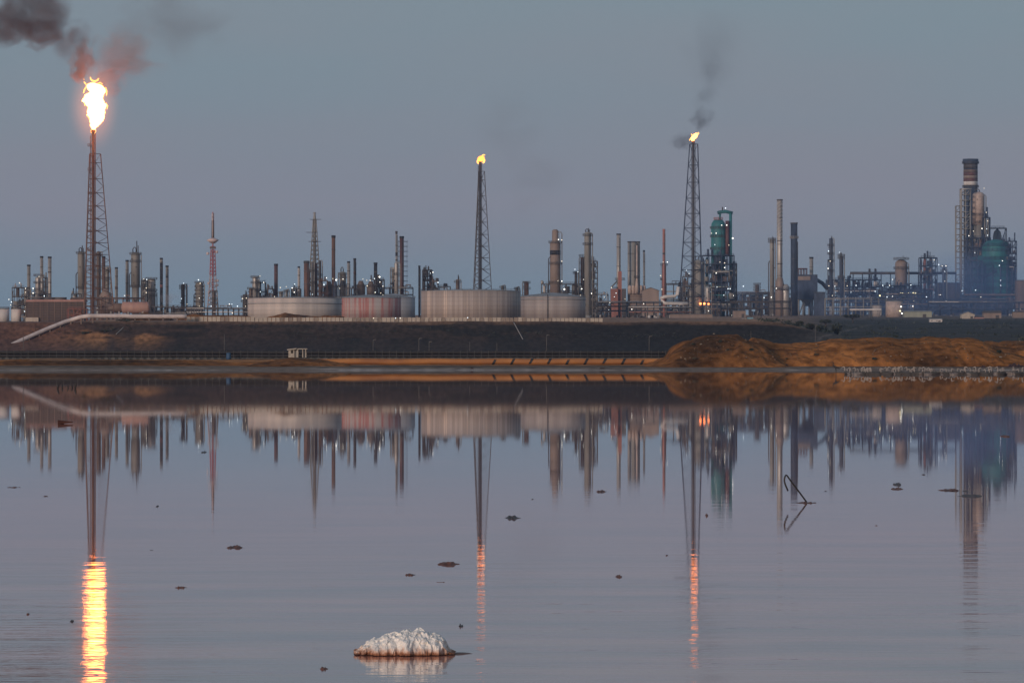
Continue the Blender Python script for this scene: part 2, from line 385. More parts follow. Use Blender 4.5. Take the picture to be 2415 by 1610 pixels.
def chimney(name, label, x0, x1, yt, yb, D, m, cap='black', capy=4, bands=(), rungs=False, top=None, lower=None, guys=False):
    xc = (x0 + x1) / 2; t = T(name, label, 'chimney', xc, D, x0, x1, yt, yb, (x1 - x0) / 2 * S(D))
    r = (x1 - x0) / 2 * t.s; zt = t.z(yt); zc = t.z(yt + capy)
    if top: r1 = top / 2 * t.s
    else: r1 = r * .96
    b = MB(); cuts = [0, zc]
    b.lathe(0, 0, [(r, 0), (r * .5 + r1 * .5, zc * .5), (r1, zc)], 16); t.part('shaft', b, m)
    c = MB(); c.lathe(0, 0, [(r1 * 1.14, zc), (r1 * 1.14, zt), (r1 * .8, zt), (r1 * .8, zt - .4)], 16, cap=False); c.lathe(0, 0, [(r1 * .8, zt - .5), (r1 * .79, zt - .45)], 16)
    t.part('rim', c, cap)
    for (ya, yb_, bm) in bands:
        q = MB(); k = 1 - t.z((ya + yb_) / 2) / zc; rr = (r1 + (r - r1) * k) * 1.03
        q.lathe(0, 0, [(rr, t.z(yb_)), (rr, t.z(ya))], 16); t.part('band', q, bm)
    lad = MB(); ladder(lad, r * .55, -r * 1.02, t.z(yb) * .3, zc * .97, .9, 2.2); t.part('ladder', lad, 'beam')
    if rungs:
        for sgn in (-1, 1):
            q = MB(); z = t.z(yb) * .45 + 2
            while z < zt - 2:
                q.bar((sgn * r, 0, z), (sgn * (r + (2.6 if sgn > 0 else 1.1)), -.4, z), .36)
                z += 3.3
            q.bar((sgn * (r + (2.1 if sgn > 0 else .8)), -.4, t.z(yb) * .45), (sgn * (r + (2.1 if sgn > 0 else .8)), -.4, zt - 3), .14)
            t.part('step_platforms', q, 'dark')
    for f in (.35, .62, .85):
        q = MB(); q.lathe(0, 0, [(r * 1.05, zc * f), (r * 1.05, zc * f + .5)], 16); t.part('stiffener_ring', q, 'beam')
    return t
def column(name, label, x0, x1, yt, yb, D, m, decks=(), skirt=None, neck=None, arch=0, pipes=1, mast=0, side=1, deckmat='beam', band=(), bottle=None, deckw=1.55):
    """process column: shell with domed head, skirt, ring decks with rails, ladder, side pipe rising over the head"""
    xc = (x0 + x1) / 2; t = T(name, label, 'column', xc, D, x0 - 4, x1 + 4, yt, yb, (x1 - x0) / 2 * S(D))
    r = (x1 - x0) / 2 * t.s; zt = t.z(yt); u = t.s * 4
    ysh = yt + (x1 - x0) * .35
    if neck: nx, ny = neck; prof_top = [(r, t.z(ny)), (nx / 2 * t.s, t.z(ny - (x1 - x0) * .25)), (nx / 2 * t.s, t.z(yt + 3)), (nx / 2 * t.s * .5, zt)]
    else: prof_top = [(r, t.z(ysh)), (r * .93, t.z(ysh - (x1 - x0) * .14)), (r * .72, t.z(ysh - (x1 - x0) * .25)), (r * .35, zt - .3), (r * .05, zt)]
    zsk = t.z(skirt) if skirt else t.z(yb) * .5
    b = MB(); b.lathe(0, 0, [(r, zsk)] + prof_top, 18); t.part('shell', b, m)
    q = MB(); rk = r * (.8 if skirt else 1.02); q.lathe(0, 0, [(rk * 1.05, 0), (rk, zsk)], 18); t.part('skirt', q, 'grey' if m != 'dark' else 'beam')
    for (ya, yb_, bm) in band:
        q = MB(); q.lathe(0, 0, [(r * 1.02, t.z(yb_)), (r * 1.02, t.z(ya))], 18); t.part('band', q, bm)
    for dy in decks:
        q = MB(); ringdeck(q, 0, 0, t.z(dy), r, r * 1.0 + deckw * u * .6, u * .9, n=12); t.part('deck', q, deckmat)
    q = MB(); ladder(q, side * r * .6, -r * 1.05 - .2, t.z(yb) * .4, t.z(ysh), .9 * u, 1.5 * u); t.part('ladder', q, 'beam')
    for k in range(pipes):
        q = MB(); sg = side if k == 0 else -side; xo = sg * (r + .55 * u + .3); zz = t.z(ysh)
        if k == 0: pts = [(xo, -r * .3, 0), (xo, -r * .3, zz - .2 * u), (xo * .85, -r * .25, zz + .5 * u), (xo * .5, -.1, zz + .55 * u), (0, 0, zz)]
        else: pts = [(xo, -r * .4, 0), (xo, -r * .4, zz * .7), (xo * .7, -r * .4, zz * .73)]
        q.tube(pts, .3 * u, 7); t.part('riser_pipe', q, 'grey' if k == 0 else 'dark')
    if arch:
        q = MB(); ah = arch * t.s
        q.tube([(-r * .55, 0, zt - r * .2), (-r * .6, 0, zt + ah * .6), (-r * .3, 0, zt + ah), (0, 0, zt + ah * .95), (r * .15, 0, zt + ah * .5), (r * .15, 0, zt - r * .1)], .3 * u, 6); t.part('overhead_pipe', q, 'dark')
    if mast:
        q = MB(); q.bar((r * .3, 0, zt - .5), (r * .3, 0, zt + mast * t.s), .5); q.bar((r * .6, .2, zt - .5), (r * .6, .2, zt + mast * .6 * t.s), .4); t.part('vent_mast', q, 'dark')
    q = MB()
    rnd = random.Random(int(x0 * 7 + yt))
    for k in range(4):
        zz = zsk + (t.z(ysh) - zsk) * (k + .5) / 4; a = rnd.uniform(-2.6, -.5)
        q.tube([(r * math.cos(a) * .9, r * math.sin(a) * .9, zz), ((r + .8 * u) * math.cos(a), (r + .8 * u) * math.sin(a), zz)], .3 * u, 6)
    t.part('nozzles', q, 'beam'); return t
def lattice(t, c, rt, rb, yt, yb, nlev, legw, brw, m, legs=4, rot=math.pi / 4, ct=None, cb=None, power=1.0, name='lattice', mid=False):
    """tapered braced frame about px centre c (ct at the top, cb at the bottom), half-widths in px"""
    b = MB(); ct = c if ct is None else ct; cb = c if cb is None else cb
    def P(k, f):
        a = rot + 2 * math.pi * k / legs; r_ = (rt + (rb - rt) * f ** power) * t.s * (math.sqrt(2) if legs == 4 else 1)
        cx = t.x(ct + (cb - ct) * f); return (cx + r_ * math.cos(a), r_ * math.sin(a), t.z(yt + (yb - yt) * f))
    fs = [((i / nlev) ** .86) for i in range(nlev + 1)]
    for k in range(legs):
        bl = MB(); bl.tube([P(k, f) for f in fs], legw * .55, 5); t.part('leg', bl, m)
        for f in (fs if not mid else [fs[0]] + [(p + q) / 2 for p, q in zip(fs, fs[1:])]): b.bar(P(k, f), P((k + 1) % legs, f), brw * 1.1)
        for f0, f1 in zip(fs, fs[1:]):
            b.bar(P(k, f0), P((k + 1) % legs, f1), brw); b.bar(P((k + 1) % legs, f0), P(k, f1), brw)
    t.part(name, b, m)
def frame(b, x0, x1, y0, y1, z0, z1, nx, ny, nz, w, braces=True, seed=0):
    rnd = random.Random(seed)
    xs = [x0 + (x1 - x0) * i / nx for i in range(nx + 1)]; ys = [y0 + (y1 - y0) * i / ny for i in range(ny + 1)]; zs = [z0 + (z1 - z0) * i / nz for i in range(nz + 1)]
    for x in xs:
        for y in ys: b.bar((x, y, z0), (x, y, z1), w)
    for z in zs[1:]:
        for y in ys: b.bar((x0, y, z), (x1, y, z), w * .9)
        for x in xs: b.bar((x, y0, z), (x, y1, z), w * .9)
    if braces:
        for i in range(nx):
            for k in range(nz):
                if rnd.random() < .4: b.bar((xs[i], y0, zs[k]), (xs[i + 1], y0, zs[k + 1]), w * .7)
def unit(name, label, x0, x1, yt, yb, D, seed, mats=('grey', 'dark', 'pale'), nlev=4, nv=4, depth=16, bay=12, fm='beam', np_=5, cat='process unit', roofline=True, fill=None):
    if fill is None: fill = .62 if fm == 'bluesteel' else .42
    """open steel structure with decks, vessels, drums and pipe runs"""
    rnd = random.Random(seed); xc = (x0 + x1) / 2
    t = T(name, label, cat, xc, D, x0, x1, yt, yb, depth * .5)
    hx = (x1 - x0) / 2 * t.s; zt = t.z(yt); zb = max(0, t.z(yb)); d = depth / 2; u = t.s * 4
    nx = max(1, int((x1 - x0) / bay))
    b = MB(); frame(b, -hx, hx, -d, d, 0, zt * .93, nx, 1, nlev, .42 * u, seed=seed); t.part('frame', b, fm)
    lev = [zt * .93 * (k + 1) / nlev for k in range(nlev)]
    for k, z in enumerate(lev):
        q = MB(); a = -hx + (rnd.random() * .4 * hx if k else 0); e = hx - (rnd.random() * .4 * hx if k else 0)
        q.box(a, e, -d * .96, d * .96, z - .3 * u, z - .05 * u)
        q.bar((a, -d, z + 1.1 * u), (e, -d, z + 1.1 * u), .15 * u); q.bar((a, -d, z + .55 * u), (e, -d, z + .55 * u), .12 * u)
        xx = a
        while xx < e: q.bar((xx, -d, z - .1 * u), (xx, -d, z + 1.1 * u), .13 * u); xx += 2.4 * u
        t.part('deck', q, fm)
        if fill > 0:
            xx = -hx; hl = zt * .93 / nlev
            while xx < hx - .5 * u:
                wv = rnd.uniform(1.2, 4.2) * u
                if rnd.random() < fill and xx + wv < hx + .5 * u:
                    q = MB(); yy = rnd.uniform(-d * .7, d * .2); h0 = rnd.uniform(.45, .96)
                    if rnd.random() < .45: q.cyl(xx + wv * .45, yy, z - hl + .02, z - hl + hl * h0, wv * .4, n=10)
                    else: q.box(xx, xx + wv * .85, yy, d * .9, z - hl + .02, z - hl + hl * h0)
                    t.part('equipment', q, rnd.choice(mats + (fm, 'dark')))
                xx += wv
    for k in range(nv):
        vx = -hx + 2 * hx * (k + .5) / nv + rnd.uniform(-.12, .12) * hx; r = min(hx / nv * rnd.uniform(.5, .85), 2.6 * u); r = max(r, .7 * u)
        z0 = lev[rnd.randrange(0, max(1, nlev - 1))] * rnd.uniform(.2, .7); h = (zt - z0) * rnd.uniform(.45, .95) if k % 3 else zt * rnd.uniform(.9, 1.0) - z0
        v = MB(); y = rnd.uniform(-d * .5, d * .3)
        if rnd.random() < .3 and hx > 3 * u:
            v.hcyl(max(-hx, vx - 2.5 * u), min(hx, vx + 2.5 * u), y, z0 + r + h * .3, r, 12)
        else: v.lathe(vx, y, [(r * .9, z0 * .2), (r, z0), (r, z0 + h * .9), (r * .75, z0 + h * .96), (r * .1, z0 + h)], 12)
        t.part('vessel', v, mats[k % len(mats)])
    for k in range(np_):
        v = MB(); z = rnd.choice(lev) * rnd.uniform(.6, 1.02); y = -d * rnd.uniform(.7, 1.1); a = -hx * rnd.uniform(.3, 1); e = hx * rnd.uniform(.3, 1); zz = z + rnd.choice((-1, 1)) * zt / nlev * .6
        v.tube([(a, y, max(.5, zz)), (a, y, z), (e, y, z), (e, y, max(.5, z - rnd.uniform(.3, 1.2) * zt / nlev))], rnd.uniform(.2, .45) * u, 6)
        t.part('pipe', v, rnd.choice(mats))
    if roofline:
        for k in range(max(2, nx)):
            v = MB(); xx = rnd.uniform(-hx, hx); h = rnd.uniform(.04, .10) * zt + .5 * u; v.cyl(xx, rnd.uniform(-d, d) * .5, zt * .93 - .2, zt * .93 + h, rnd.uniform(.2, .7) * u, n=8)
            t.part('vent', v, mats[0])
    return t
def rack(name, label, x0, x1, yt, yb, D, tiers, mats, seed, bay=24, depth=7, fm='beam', pr=.38, gap=0, extra=True):
    """pipe rack: bents, beams and long pipes on tiers"""
    rnd = random.Random(seed); xc = (x0 + x1) / 2; t = T(name, label, 'pipe rack', xc, D, x0, x1, yt, yb, depth * .6)
    hx = (x1 - x0) / 2 * t.s; zt = t.z(yt); u = t.s * 4; n = max(2, int((x1 - x0) / bay)); zlow = max(.1, t.z(yb))
    b = MB()
    for i in range(n + 1):
        xx = -hx + 2 * hx * i / n
        for y in (-depth / 2, depth / 2): b.bar((xx, y, 0), (xx, y, zt), .38 * u)
        for k in range(tiers):
            z = zt - (zt - zlow) * k / tiers; b.bar((xx, -depth / 2, z - .5 * u), (xx, depth / 2, z - .5 * u), .4 * u)
    b.bar((-hx, -depth / 2, zt - .7 * u), (hx, -depth / 2, zt - .7 * u), .34 * u)
    t.part('bents', b, fm)
    for k in range(tiers):
        z = zt - (zt - zlow) * k / tiers
        for j in range(4):
            y = -depth / 2 + depth * (j + .3) / 4; r = rnd.uniform(.6, 1.15) * pr * u
            a = -hx + (rnd.random() * hx * .7 if rnd.random() < .4 else 0); e = hx - (rnd.random() * hx * .7 if rnd.random() < .4 else 0)
            v = MB(); pts = [(a, y, z - .3 * u + r)]
            if extra and rnd.random() < .35:
                m_ = rnd.uniform(a, e); pts += [(m_, y, z - .3 * u + r), (m_, y, z + 1.6 * u), (m_ + 2.2 * u, y, z + 1.6 * u), (m_ + 2.2 * u, y, z - .3 * u + r)]
            pts += [(e, y, z - .3 * u + r)]; v.tube(pts, r, 6); t.part('pipe', v, rnd.choice(mats))
    if extra:
        for k in range(min(24, n * 2)):
            v = MB(); xx = rnd.uniform(-hx, hx); v.box(xx, xx + rnd.uniform(.5, 2) * u, -depth / 2 - .6, -depth / 2 + .4, 0, rnd.uniform(.5, 2.2) * u)
            t.part('pump', v, rnd.choice(('dark', 'beam', mats[0])))
    return t
def tank(name, label, x0, x1, ye, yp, yb, D, m, roofm='grey', girder=None, stair=False, streaks=None):
    xc = (x0 + x1) / 2; t = T(name, label, 'storage tank', xc, D, x0, x1, yp, yb, (x1 - x0) / 2 * S(D))
    r = (x1 - x0) / 2 * t.s; ze = t.z(ye); zp = t.z(yp)
    b = MB(); b.lathe(0, 0, [(r, 0), (r, ze)], 72); t.part('shell', b, m)
    b = MB(); b.lathe(0, 0, [(r * 1.003, ze - .02), (r * 1.003, ze + .25), (r * .98, ze + .3), (r * .5, ze + (zp - ze) * .55 + .3), (r * .03, zp)], 72); t.part('roof', b, roofm)
    b = MB(); q = t.s * 4
    if girder: b.lathe(0, 0, [(r * 1.012, t.z(girder) - .25), (r * 1.012, t.z(girder) + .25)], 72); t.part('wind_girder', b, roofm)
    b = MB(); n = 40
    for k in range(n):
        a = 2 * math.pi * k / n; b.bar((r * math.cos(a), r * math.sin(a), ze), (r * math.cos(a), r * math.sin(a), ze + 1.2), .12)
    b.tube([(r * math.cos(2 * math.pi * k / n), r * math.sin(2 * math.pi * k / n), ze + 1.2) for k in range(n + 1)], .07, 4); t.part('roof_railing', b, 'beam')
    if stair:
        b = MB(); pts = []
        for k in range(14):
            a = R(-35) - R(46) * k / 13; pts.append(((r + .5) * math.cos(a), (r + .5) * math.sin(a), .3 + (ze - .3) * k / 13))
        b.tube(pts, .28, 4); t.part('stair', b, 'beam')
    return t
def streaky(name, cols, scale, rough=.5, zs=.01):
    m, n, p = newmat(name); g = n.nodes.new("ShaderNodeTexCoord"); mpn = n.nodes.new("ShaderNodeMapping"); mpn.inputs['Scale'].default_value = (1, 1, zs)
    t = n.nodes.new("ShaderNodeTexNoise"); t.inputs['Scale'].default_value = scale; t.inputs['Detail'].default_value = 5; t.inputs['Roughness'].default_value = .62
    r = n.nodes.new("ShaderNodeValToRGB")
    while len(r.color_ramp.elements) < len(cols): r.color_ramp.elements.new(.5)
    for e, (q, c) in zip(r.color_ramp.elements, cols): e.position = q; e.color = (*c, 1)
    n.links.new(g.outputs['Object'], mpn.inputs[0]); n.links.new(mpn.outputs[0], t.inputs[0]); n.links.new(t.outputs[0], r.inputs[0])
    sz = n.nodes.new("ShaderNodeSeparateXYZ"); n.links.new(g.outputs['Object'], sz.inputs[0]); mo = n.nodes.new("ShaderNodeMath"); mo.operation = 'MODULO'; mo.inputs[1].default_value = 2.5; n.links.new(sz.outputs[2], mo.inputs[0])
    lt = n.nodes.new("ShaderNodeMath"); lt.operation = 'LESS_THAN'; lt.inputs[1].default_value = .28; n.links.new(mo.outputs[0], lt.inputs[0]); ms = n.nodes.new("ShaderNodeMath"); ms.operation = 'MULTIPLY'; ms.inputs[1].default_value = .28; n.links.new(lt.outputs[0], ms.inputs[0])   # plate seams
    mx = n.nodes.new("ShaderNodeMixRGB"); mx.inputs[2].default_value = (.12, .09, .075, 1); n.links.new(ms.outputs[0], mx.inputs[0]); n.links.new(r.outputs[0], mx.inputs[1]); n.links.new(mx.outputs[0], p.inputs['Base Color'])
    p.inputs['Roughness'].default_value = .75; return m
MT['tank_a'] = streaky("tank_pale_sheet", [(.3, (.36, .33, .31)), (.5, (.47, .43, .40)), (.62, (.56, .50, .45))], .12)
MT['tank_b'] = streaky("tank_corrugated_sheet", [(.3, (.20, .165, .15)), (.42, (.42, .36, .33)), (.52, (.28, .235, .21)), (.62, (.58, .47, .40)), (.72, (.36, .30, .27))], .22)
MT['tank_c'] = streaky("tank_rust_patched_sheet", [(.38, (.40, .36, .34)), (.47, (.42, .30, .28)), (.52, (.36, .12, .10)), (.58, (.45, .25, .22)), (.66, (.42, .38, .36))], .2, zs=.05)
MT['tank_d'] = streaky("tank_grey_blue_sheet", [(.3, (.24, .25, .27)), (.6, (.34, .35, .37))], .1)
MT['tank_e'] = streaky("tank_dull_sheet", [(.32, (.24, .20, .19)), (.5, (.34, .30, .28)), (.66, (.42, .36, .33))], .13)
MT['roofgrey'] = mat("tank_roof_sheet", (.30, .30, .30), (.22, .22, .22), rough=.5)
def louvre(name, c1, c2, w_, h_):
    m, n, p = newmat(name); g = n.nodes.new("ShaderNodeTexCoord"); b = n.nodes.new("ShaderNodeTexBrick"); mpn = n.nodes.new("ShaderNodeMapping"); mpn.inputs['Rotation'].default_value = (R(90), 0, 0)
    b.inputs['Color1'].default_value = (*c1, 1); b.inputs['Color2'].default_value = (*[x * .85 for x in c1], 1); b.inputs['Mortar'].default_value = (*c2, 1); b.inputs['Scale'].default_value = 1
    b.inputs['Mortar Size'].default_value = .22; b.inputs['Brick Width'].default_value = w_; b.inputs['Row Height'].default_value = h_; b.offset = 0
    n.links.new(g.outputs['Object'], mpn.inputs[0]); n.links.new(mpn.outputs[0], b.inputs[0]); n.links.new(b.outputs[0], p.inputs['Base Color']); p.inputs['Roughness'].default_value = .8; return m
MT['louvre'] = louvre("brown_louvre_boards", (.115, .080, .062), (.06, .042, .034), 3.2, .95)
MT['plaster'] = mat("cream_plaster", (.46, .40, .33), (.36, .31, .26), scale=.8, stretch=(1, 1, .4))
MT['tan'] = mat("tan_cladding", (.265, .20, .165), (.20, .15, .125), scale=.2, stretch=(1, 1, .3))
MT['roofdark'] = mat("dark_roof_sheet", (.10, .085, .08), (.07, .06, .058))
MT['pinkroof'] = mat("faded_pink_roof_edge", (.36, .20, .17), (.27, .15, .13))
MT['green'] = mat("pale_green_cladding", (.30, .31, .24), (.24, .25, .20))
MT['rustsheet'] = mat("rust_tinted_drum_sheet", (.40, .25, .20), (.30, .18, .15), stretch=(1, 1, .3))
def shed(name, label, x0, x1, ye, yr, yb, D, m, roofm='roofdark', depth=12, door=True, cat='building', windows=0, gable_front=False):
    xc = (x0 + x1) / 2; t = T(name, label, cat, xc, D, x0, x1, yr, yb, depth / 2); hx = (x1 - x0) / 2 * t.s; d = depth / 2; ze = t.z(ye); zr = t.z(yr)
    b = MB()
    if gable_front: b.add([(-hx, -d, 0), (hx, -d, 0), (hx, -d, ze), (0, -d, zr - .15), (-hx, -d, ze), (-hx, d, 0), (hx, d, 0), (hx, d, ze), (0, d, zr - .15), (-hx, d, ze)], [(0, 1, 2, 3, 4), (5, 9, 8, 7, 6), (0, 4, 9, 5), (1, 6, 7, 2), (4, 3, 8, 9), (3, 2, 7, 8)])
    else: b.box(-hx, hx, -d, d, 0, ze)
    t.part('wall', b, m)
    b = MB(); e = .04 * hx + .25
    if gable_front: 
        for sg in (-1, 1): b.add([(0, -d - .3, zr), (sg * (hx + e), -d - .3, ze - .1), (sg * (hx + e), d + .3, ze - .1), (0, d + .3, zr), (0, -d - .3, zr + .35), (sg * (hx + e), -d - .3, ze + .25), (sg * (hx + e), d + .3, ze + .25), (0, d + .3, zr + .35)], [(0, 1, 5, 4), (1, 2, 6, 5), (2, 3, 7, 6), (4, 5, 6, 7), (3, 0, 4, 7), (0, 3, 2, 1)])
    else: b.add([(-hx - e, -d - e, ze + .02), (hx + e, -d - e, ze + .02), (hx + e, d + e, ze + .02), (-hx - e, d + e, ze + .02), (-hx * .96, 0, zr), (hx * .96, 0, zr)], [(0, 1, 5, 4), (2, 3, 4, 5), (1, 2, 5), (3, 0, 4), (0, 3, 2, 1)])
    t.part('roof', b, roofm)
    if door:
        b = MB(); b.box(hx * .35, hx * .35 + min(hx * .4, 3), -d - .08, -d + .05, .4, min(ze * .6, 4)); t.part('door', b, 'dark')
    for k in range(windows):
        b = MB(); wx = -hx * .8 + 1.6 * hx * k / max(1, windows); b.box(wx, wx + hx * .5 / windows, -d - .06, -d + .05, ze * .45, ze * .72); t.part('window', b, 'black')
    return t

# ================================================================== PLANT
# ---- storage tanks
tank('storage_tank', 'widest low pale tank with a dark ring below its rim, beside the rust streaked tank', 584, 806, 704, 700, 745, 3000, 'tank_a', 'roofgrey', girder=716)
tank('storage_tank', 'tank with dark red rust primer streaks down its pinkish shell', 790, 946, 703, 695, 745, 3130, 'tank_c', 'roofgrey')
tank('storage_tank', 'blue grey cone roofed tank just behind the red streaked tank', 879, 979, 703, 692, 745, 3260, 'tank_d', 'roofgrey')
tank('storage_tank', 'tallest tank, corrugated with pinkish vertical streaks, standing before the middle flare tower', 993, 1228, 687, 682, 746, 2920, 'tank_b', 'roofgrey')
t = tank('storage_tank', 'dull grey cone roofed tank in front of the banded column', 1226, 1381, 700, 690, 744, 3280, 'tank_e', 'roofgrey', girder=706)
r = t.x(1381); b = MB(); b.tube([(t.x(1291), -r - .3, 0), (t.x(1291), -r - .3, t.z(696)), (t.x(1291), -r * .7, t.z(695))], .3, 6); t.part('down_pipe', b, 'dark')
tank('storage_tank', 'small cream tank past the end of the louvred cooling tower, cut by the picture edge', -14, 22, 729, 727, 762, 2900, 'white', 'grey', stair=False)
tank('storage_tank', 'small white upright tank among the lamps beside the cooling tower', 26, 50, 729, 727, 757, 2960, 'white', 'grey', stair=False)
tank('storage_tank', 'small pale upright tank below the row of yellow lit deck lamps', 2089, 2129, 711, 708, 742, 4400, 'pink', 'grey')
tank('storage_tank', 'smallest pale tank, next to the pale upright tank under the long grey rack', 2057, 2080, 721, 719, 742, 4450, 'tank_e', 'grey', stair=False)

# ---- cooling tower and drums by the big flare
t = T('cooling_tower', 'long brown louvred cooling tower with a faded pink roof edge', 'cooling tower', 120, 2960, 64, 205, 705, 757, 10)
hx = t.x(200); b = MB(); b.box(t.x(65), t.x(200), -10, 10, 0, t.z(712)); t.part('louvred_wall', b, 'louvre')
b = MB(); b.box(t.x(65), t.x(203), -10.4, 10.4, t.z(712), t.z(707)); t.part('roof_edge', b, 'pinkroof')
b = MB(); b.box(t.x(65), t.x(95), -12, -10.02, 0, t.z(749)); t.part('basin_wall', b, 'plaster')
for k in range(3):
    b = MB(); b.lathe(t.x(90 + k * 26), 0, [(4.5, t.z(707)), (3.6, t.z(704)), (3.9, t.z(701))], 16); t.part('fan_stack', b, 'dark')
b = MB()
for k in range(9): b.box(t.x(65 + k * 16.9) - .2, t.x(65 + k * 16.9) + .2, -10.25, -10.02, 0, t.z(712))
t.part('corner_posts', b, 'brown')
def drum(label, x0, x1, yc, rpx, D, m):
    t = T('horizontal_drum', label, 'drum', (x0 + x1) / 2, D, x0, x1, yc - rpx, yc + rpx, rpx * S(D)); r = rpx * t.s
    b = MB(); b.hcyl(t.x(x0) + r * .35, t.x(x1) - r * .35, 0, t.z(yc), r, 18); t.part('shell', b, m)
    for f in (.25, .75):
        b = MB(); q = t.x(x0 + (x1 - x0) * f); b.box(q - .5, q + .5, -r * .7, r * .7, 0, t.z(yc) - r * .6); t.part('saddle', b, 'grey')
    b = MB(); b.cyl(t.x((x0 + x1) / 2), 0, t.z(yc) + r * .9, t.z(yc) + r * 1.35, r * .18, n=8); t.part('manway', b, 'dark'); return t
drum('long pinkish horizontal drum right behind the earth heap by the big flare', 286, 354, 725, 13.5, 2980, 'rustsheet')
drum('short dark pink horizontal drum under the legs of the big flare tower', 252, 291, 726, 11.5, 3030, 'brown')

# ---- left group
def unit_(*a, **k): return unit('process_unit', *a, **k)
unit_('open frame with lamps and a rust pipe rising from the small white tank', 31, 66, 672, 735, 3060, 5, ('pale', 'dark', 'brown', 'grey'), 4, 4, 12, 10)
unit_('dark pipework cluster at the foot of the three pale chimneys', 66, 118, 688, 712, 3120, 6, ('dark', 'grey', 'pale'), 2, 5, 14, 12)
chimney('chimney', 'shortest of the three pale chimneys beyond the cooling tower', 64, 72, 624, 700, 3200, 'grey')
chimney('chimney', 'middle one of the three pale chimneys above the louvred cooling tower, without a stripe', 94.5, 102, 604, 702, 3200, 'pale')
chimney('chimney', 'pale chimney with a dark stripe, nearest of the cooling tower three to the flare', 113, 121.5, 605, 705, 3200, 'pale', bands=[(640, 643, 'dark')])
column('process_column', 'squat pale column with a scaffold behind the pale chimney', 83, 96, 652, 705, 3180, 'pale', (651, 668, 684), pipes=2)
unit_('slender ladder scaffold between the two tall pale chimneys', 99, 111, 647, 704, 3230, 8, ('grey', 'dark'), 5, 2, 8, 12, np_=2)
column('process_column', 'thick olive grey column with a hoop on top, touching the big flare tower', 183, 200, 593, 690, 3120, 'grey', (598, 680), skirt=681, arch=9, mast=14, pipes=2)
column('process_column', 'dark narrow column partly hidden by the big flare pipe', 227, 238, 592, 692, 3150, 'brown', (604, 640), pipes=1)
chimney('furnace_stack', 'brick red stack rising from a pale furnace cone behind the big flare', 240.5, 248.5, 604, 708, 3120, 'rust')
t = T('furnace', 'pale conical furnace at the foot of the brick red stack', 'furnace', 249, 3100, 234, 265, 686, 710, 8)
b = MB(); b.lathe(0, 0, [(t.x(265), 0), (t.x(265), t.z(699)), (t.x(258), t.z(688)), (t.x(254), t.z(680))], 20); t.part('cone', b, 'tan')
b = MB()
for k in range(12): a = k * math.pi / 6; b.bar((t.x(265.5) * math.cos(a), t.x(265.5) * math.sin(a), 0), (t.x(265.5) * math.cos(a), t.x(265.5) * math.sin(a), t.z(699)), .4)
t.part('stiffeners', b, 'brown')
column('process_column', 'grey column leaning against the furnace with a curved top pipe', 248, 258, 628, 690, 3180, 'grey', (640, 660), pipes=2)
chimney('chimney', 'short patchy grey chimney alone just past the big flare tower', 271, 278, 630, 700, 3200, 'grey', bands=[(675, 682, 'rust')])
chimney('chimney', 'slim grey chimney beside the domed column with twin masts', 296, 303.5, 613, 702, 3200, 'grey')
column('process_column', 'tall domed column with twin vent masts and a silver side pipe', 309, 330, 594, 706, 3160, 'grey', (600, 618, 677), skirt=677, arch=11, mast=26, pipes=2)
column('process_column', 'stout pale vessel with a scaffold tower and four lamps', 347, 367, 656, 712, 3160, 'pale', (659, 686, 698), pipes=2, side=-1)
unit_('thin scaffold with lamps clinging to the stout pale vessel', 334, 347, 654, 712, 3150, 11, ('grey', 'beam'), 5, 1, 7, 12, np_=2, roofline=False)
chimney('chimney', 'black chimney with a red collar, taller of the pair by the steam', 377, 384, 608, 700, 3200, 'black', bands=[(611, 620, 'grey'), (671, 678, 'red')])
chimney('chimney', 'grey chimney with a sooty rim, shorter of the pair by the steam', 390.5, 397.5, 626, 702, 3200, 'grey', bands=[(650, 655, 'dark')])
column('process_column', 'thin dark column with one lamp on its head', 427, 436, 669, 726, 3200, 'dark', (676, 682), pipes=1)
chimney('vent_pole', 'needle thin grey vent pole beside the thin dark column', 439.5, 441.8, 669, 728, 3210, 'dark', capy=1)
column('process_column', 'wide banded column with lamps at several decks', 461, 479, 664, 727, 3190, 'grey', (668, 677, 686, 695, 704, 713), pipes=2, deckw=.8)
column('process_column', 'dark knobbly column at the foot of the red and white mast', 500, 509, 684, 728, 3180, 'brown', (690, 706, 716), pipes=1)
column('process_column', 'lone dark column with lamps right before the widest tank', 572, 584, 693, 738, 3190, 'dark', (702, 712), mast=8, pipes=1)
unit_('low dark equipment deck between the pinkish drum and the widest tank', 352, 480, 722, 748, 3140, 14, ('dark', 'brown', 'grey'), 2, 9, 16, 14)
rack('pipe_rack', 'low lit rack with white hanging pipes below the red and white mast', 440, 600, 727, 745, 3120, 2, ('white', 'dark', 'pale', 'brown'), 15, 12, 8)
rack('pipe_rack', 'rust coloured rack crossing under the big flare tower', 168, 340, 703, 742, 3075, 2, ('rust', 'brown', 'rustsheet', 'dark'), 16, 22, 9, 'rust')
unit_('bright pipe cluster beside the foot of the thick olive column', 170, 190, 688, 735, 3100, 17, ('pale', 'rust', 'dark'), 3, 2, 10, 10)
unit_('red oxide railed platform standing in front of the cooling tower end', 160, 206, 726, 750, 2930, 18, ('rust', 'brick'), 2, 1, 8, 12, fm='brick', np_=3, roofline=False)

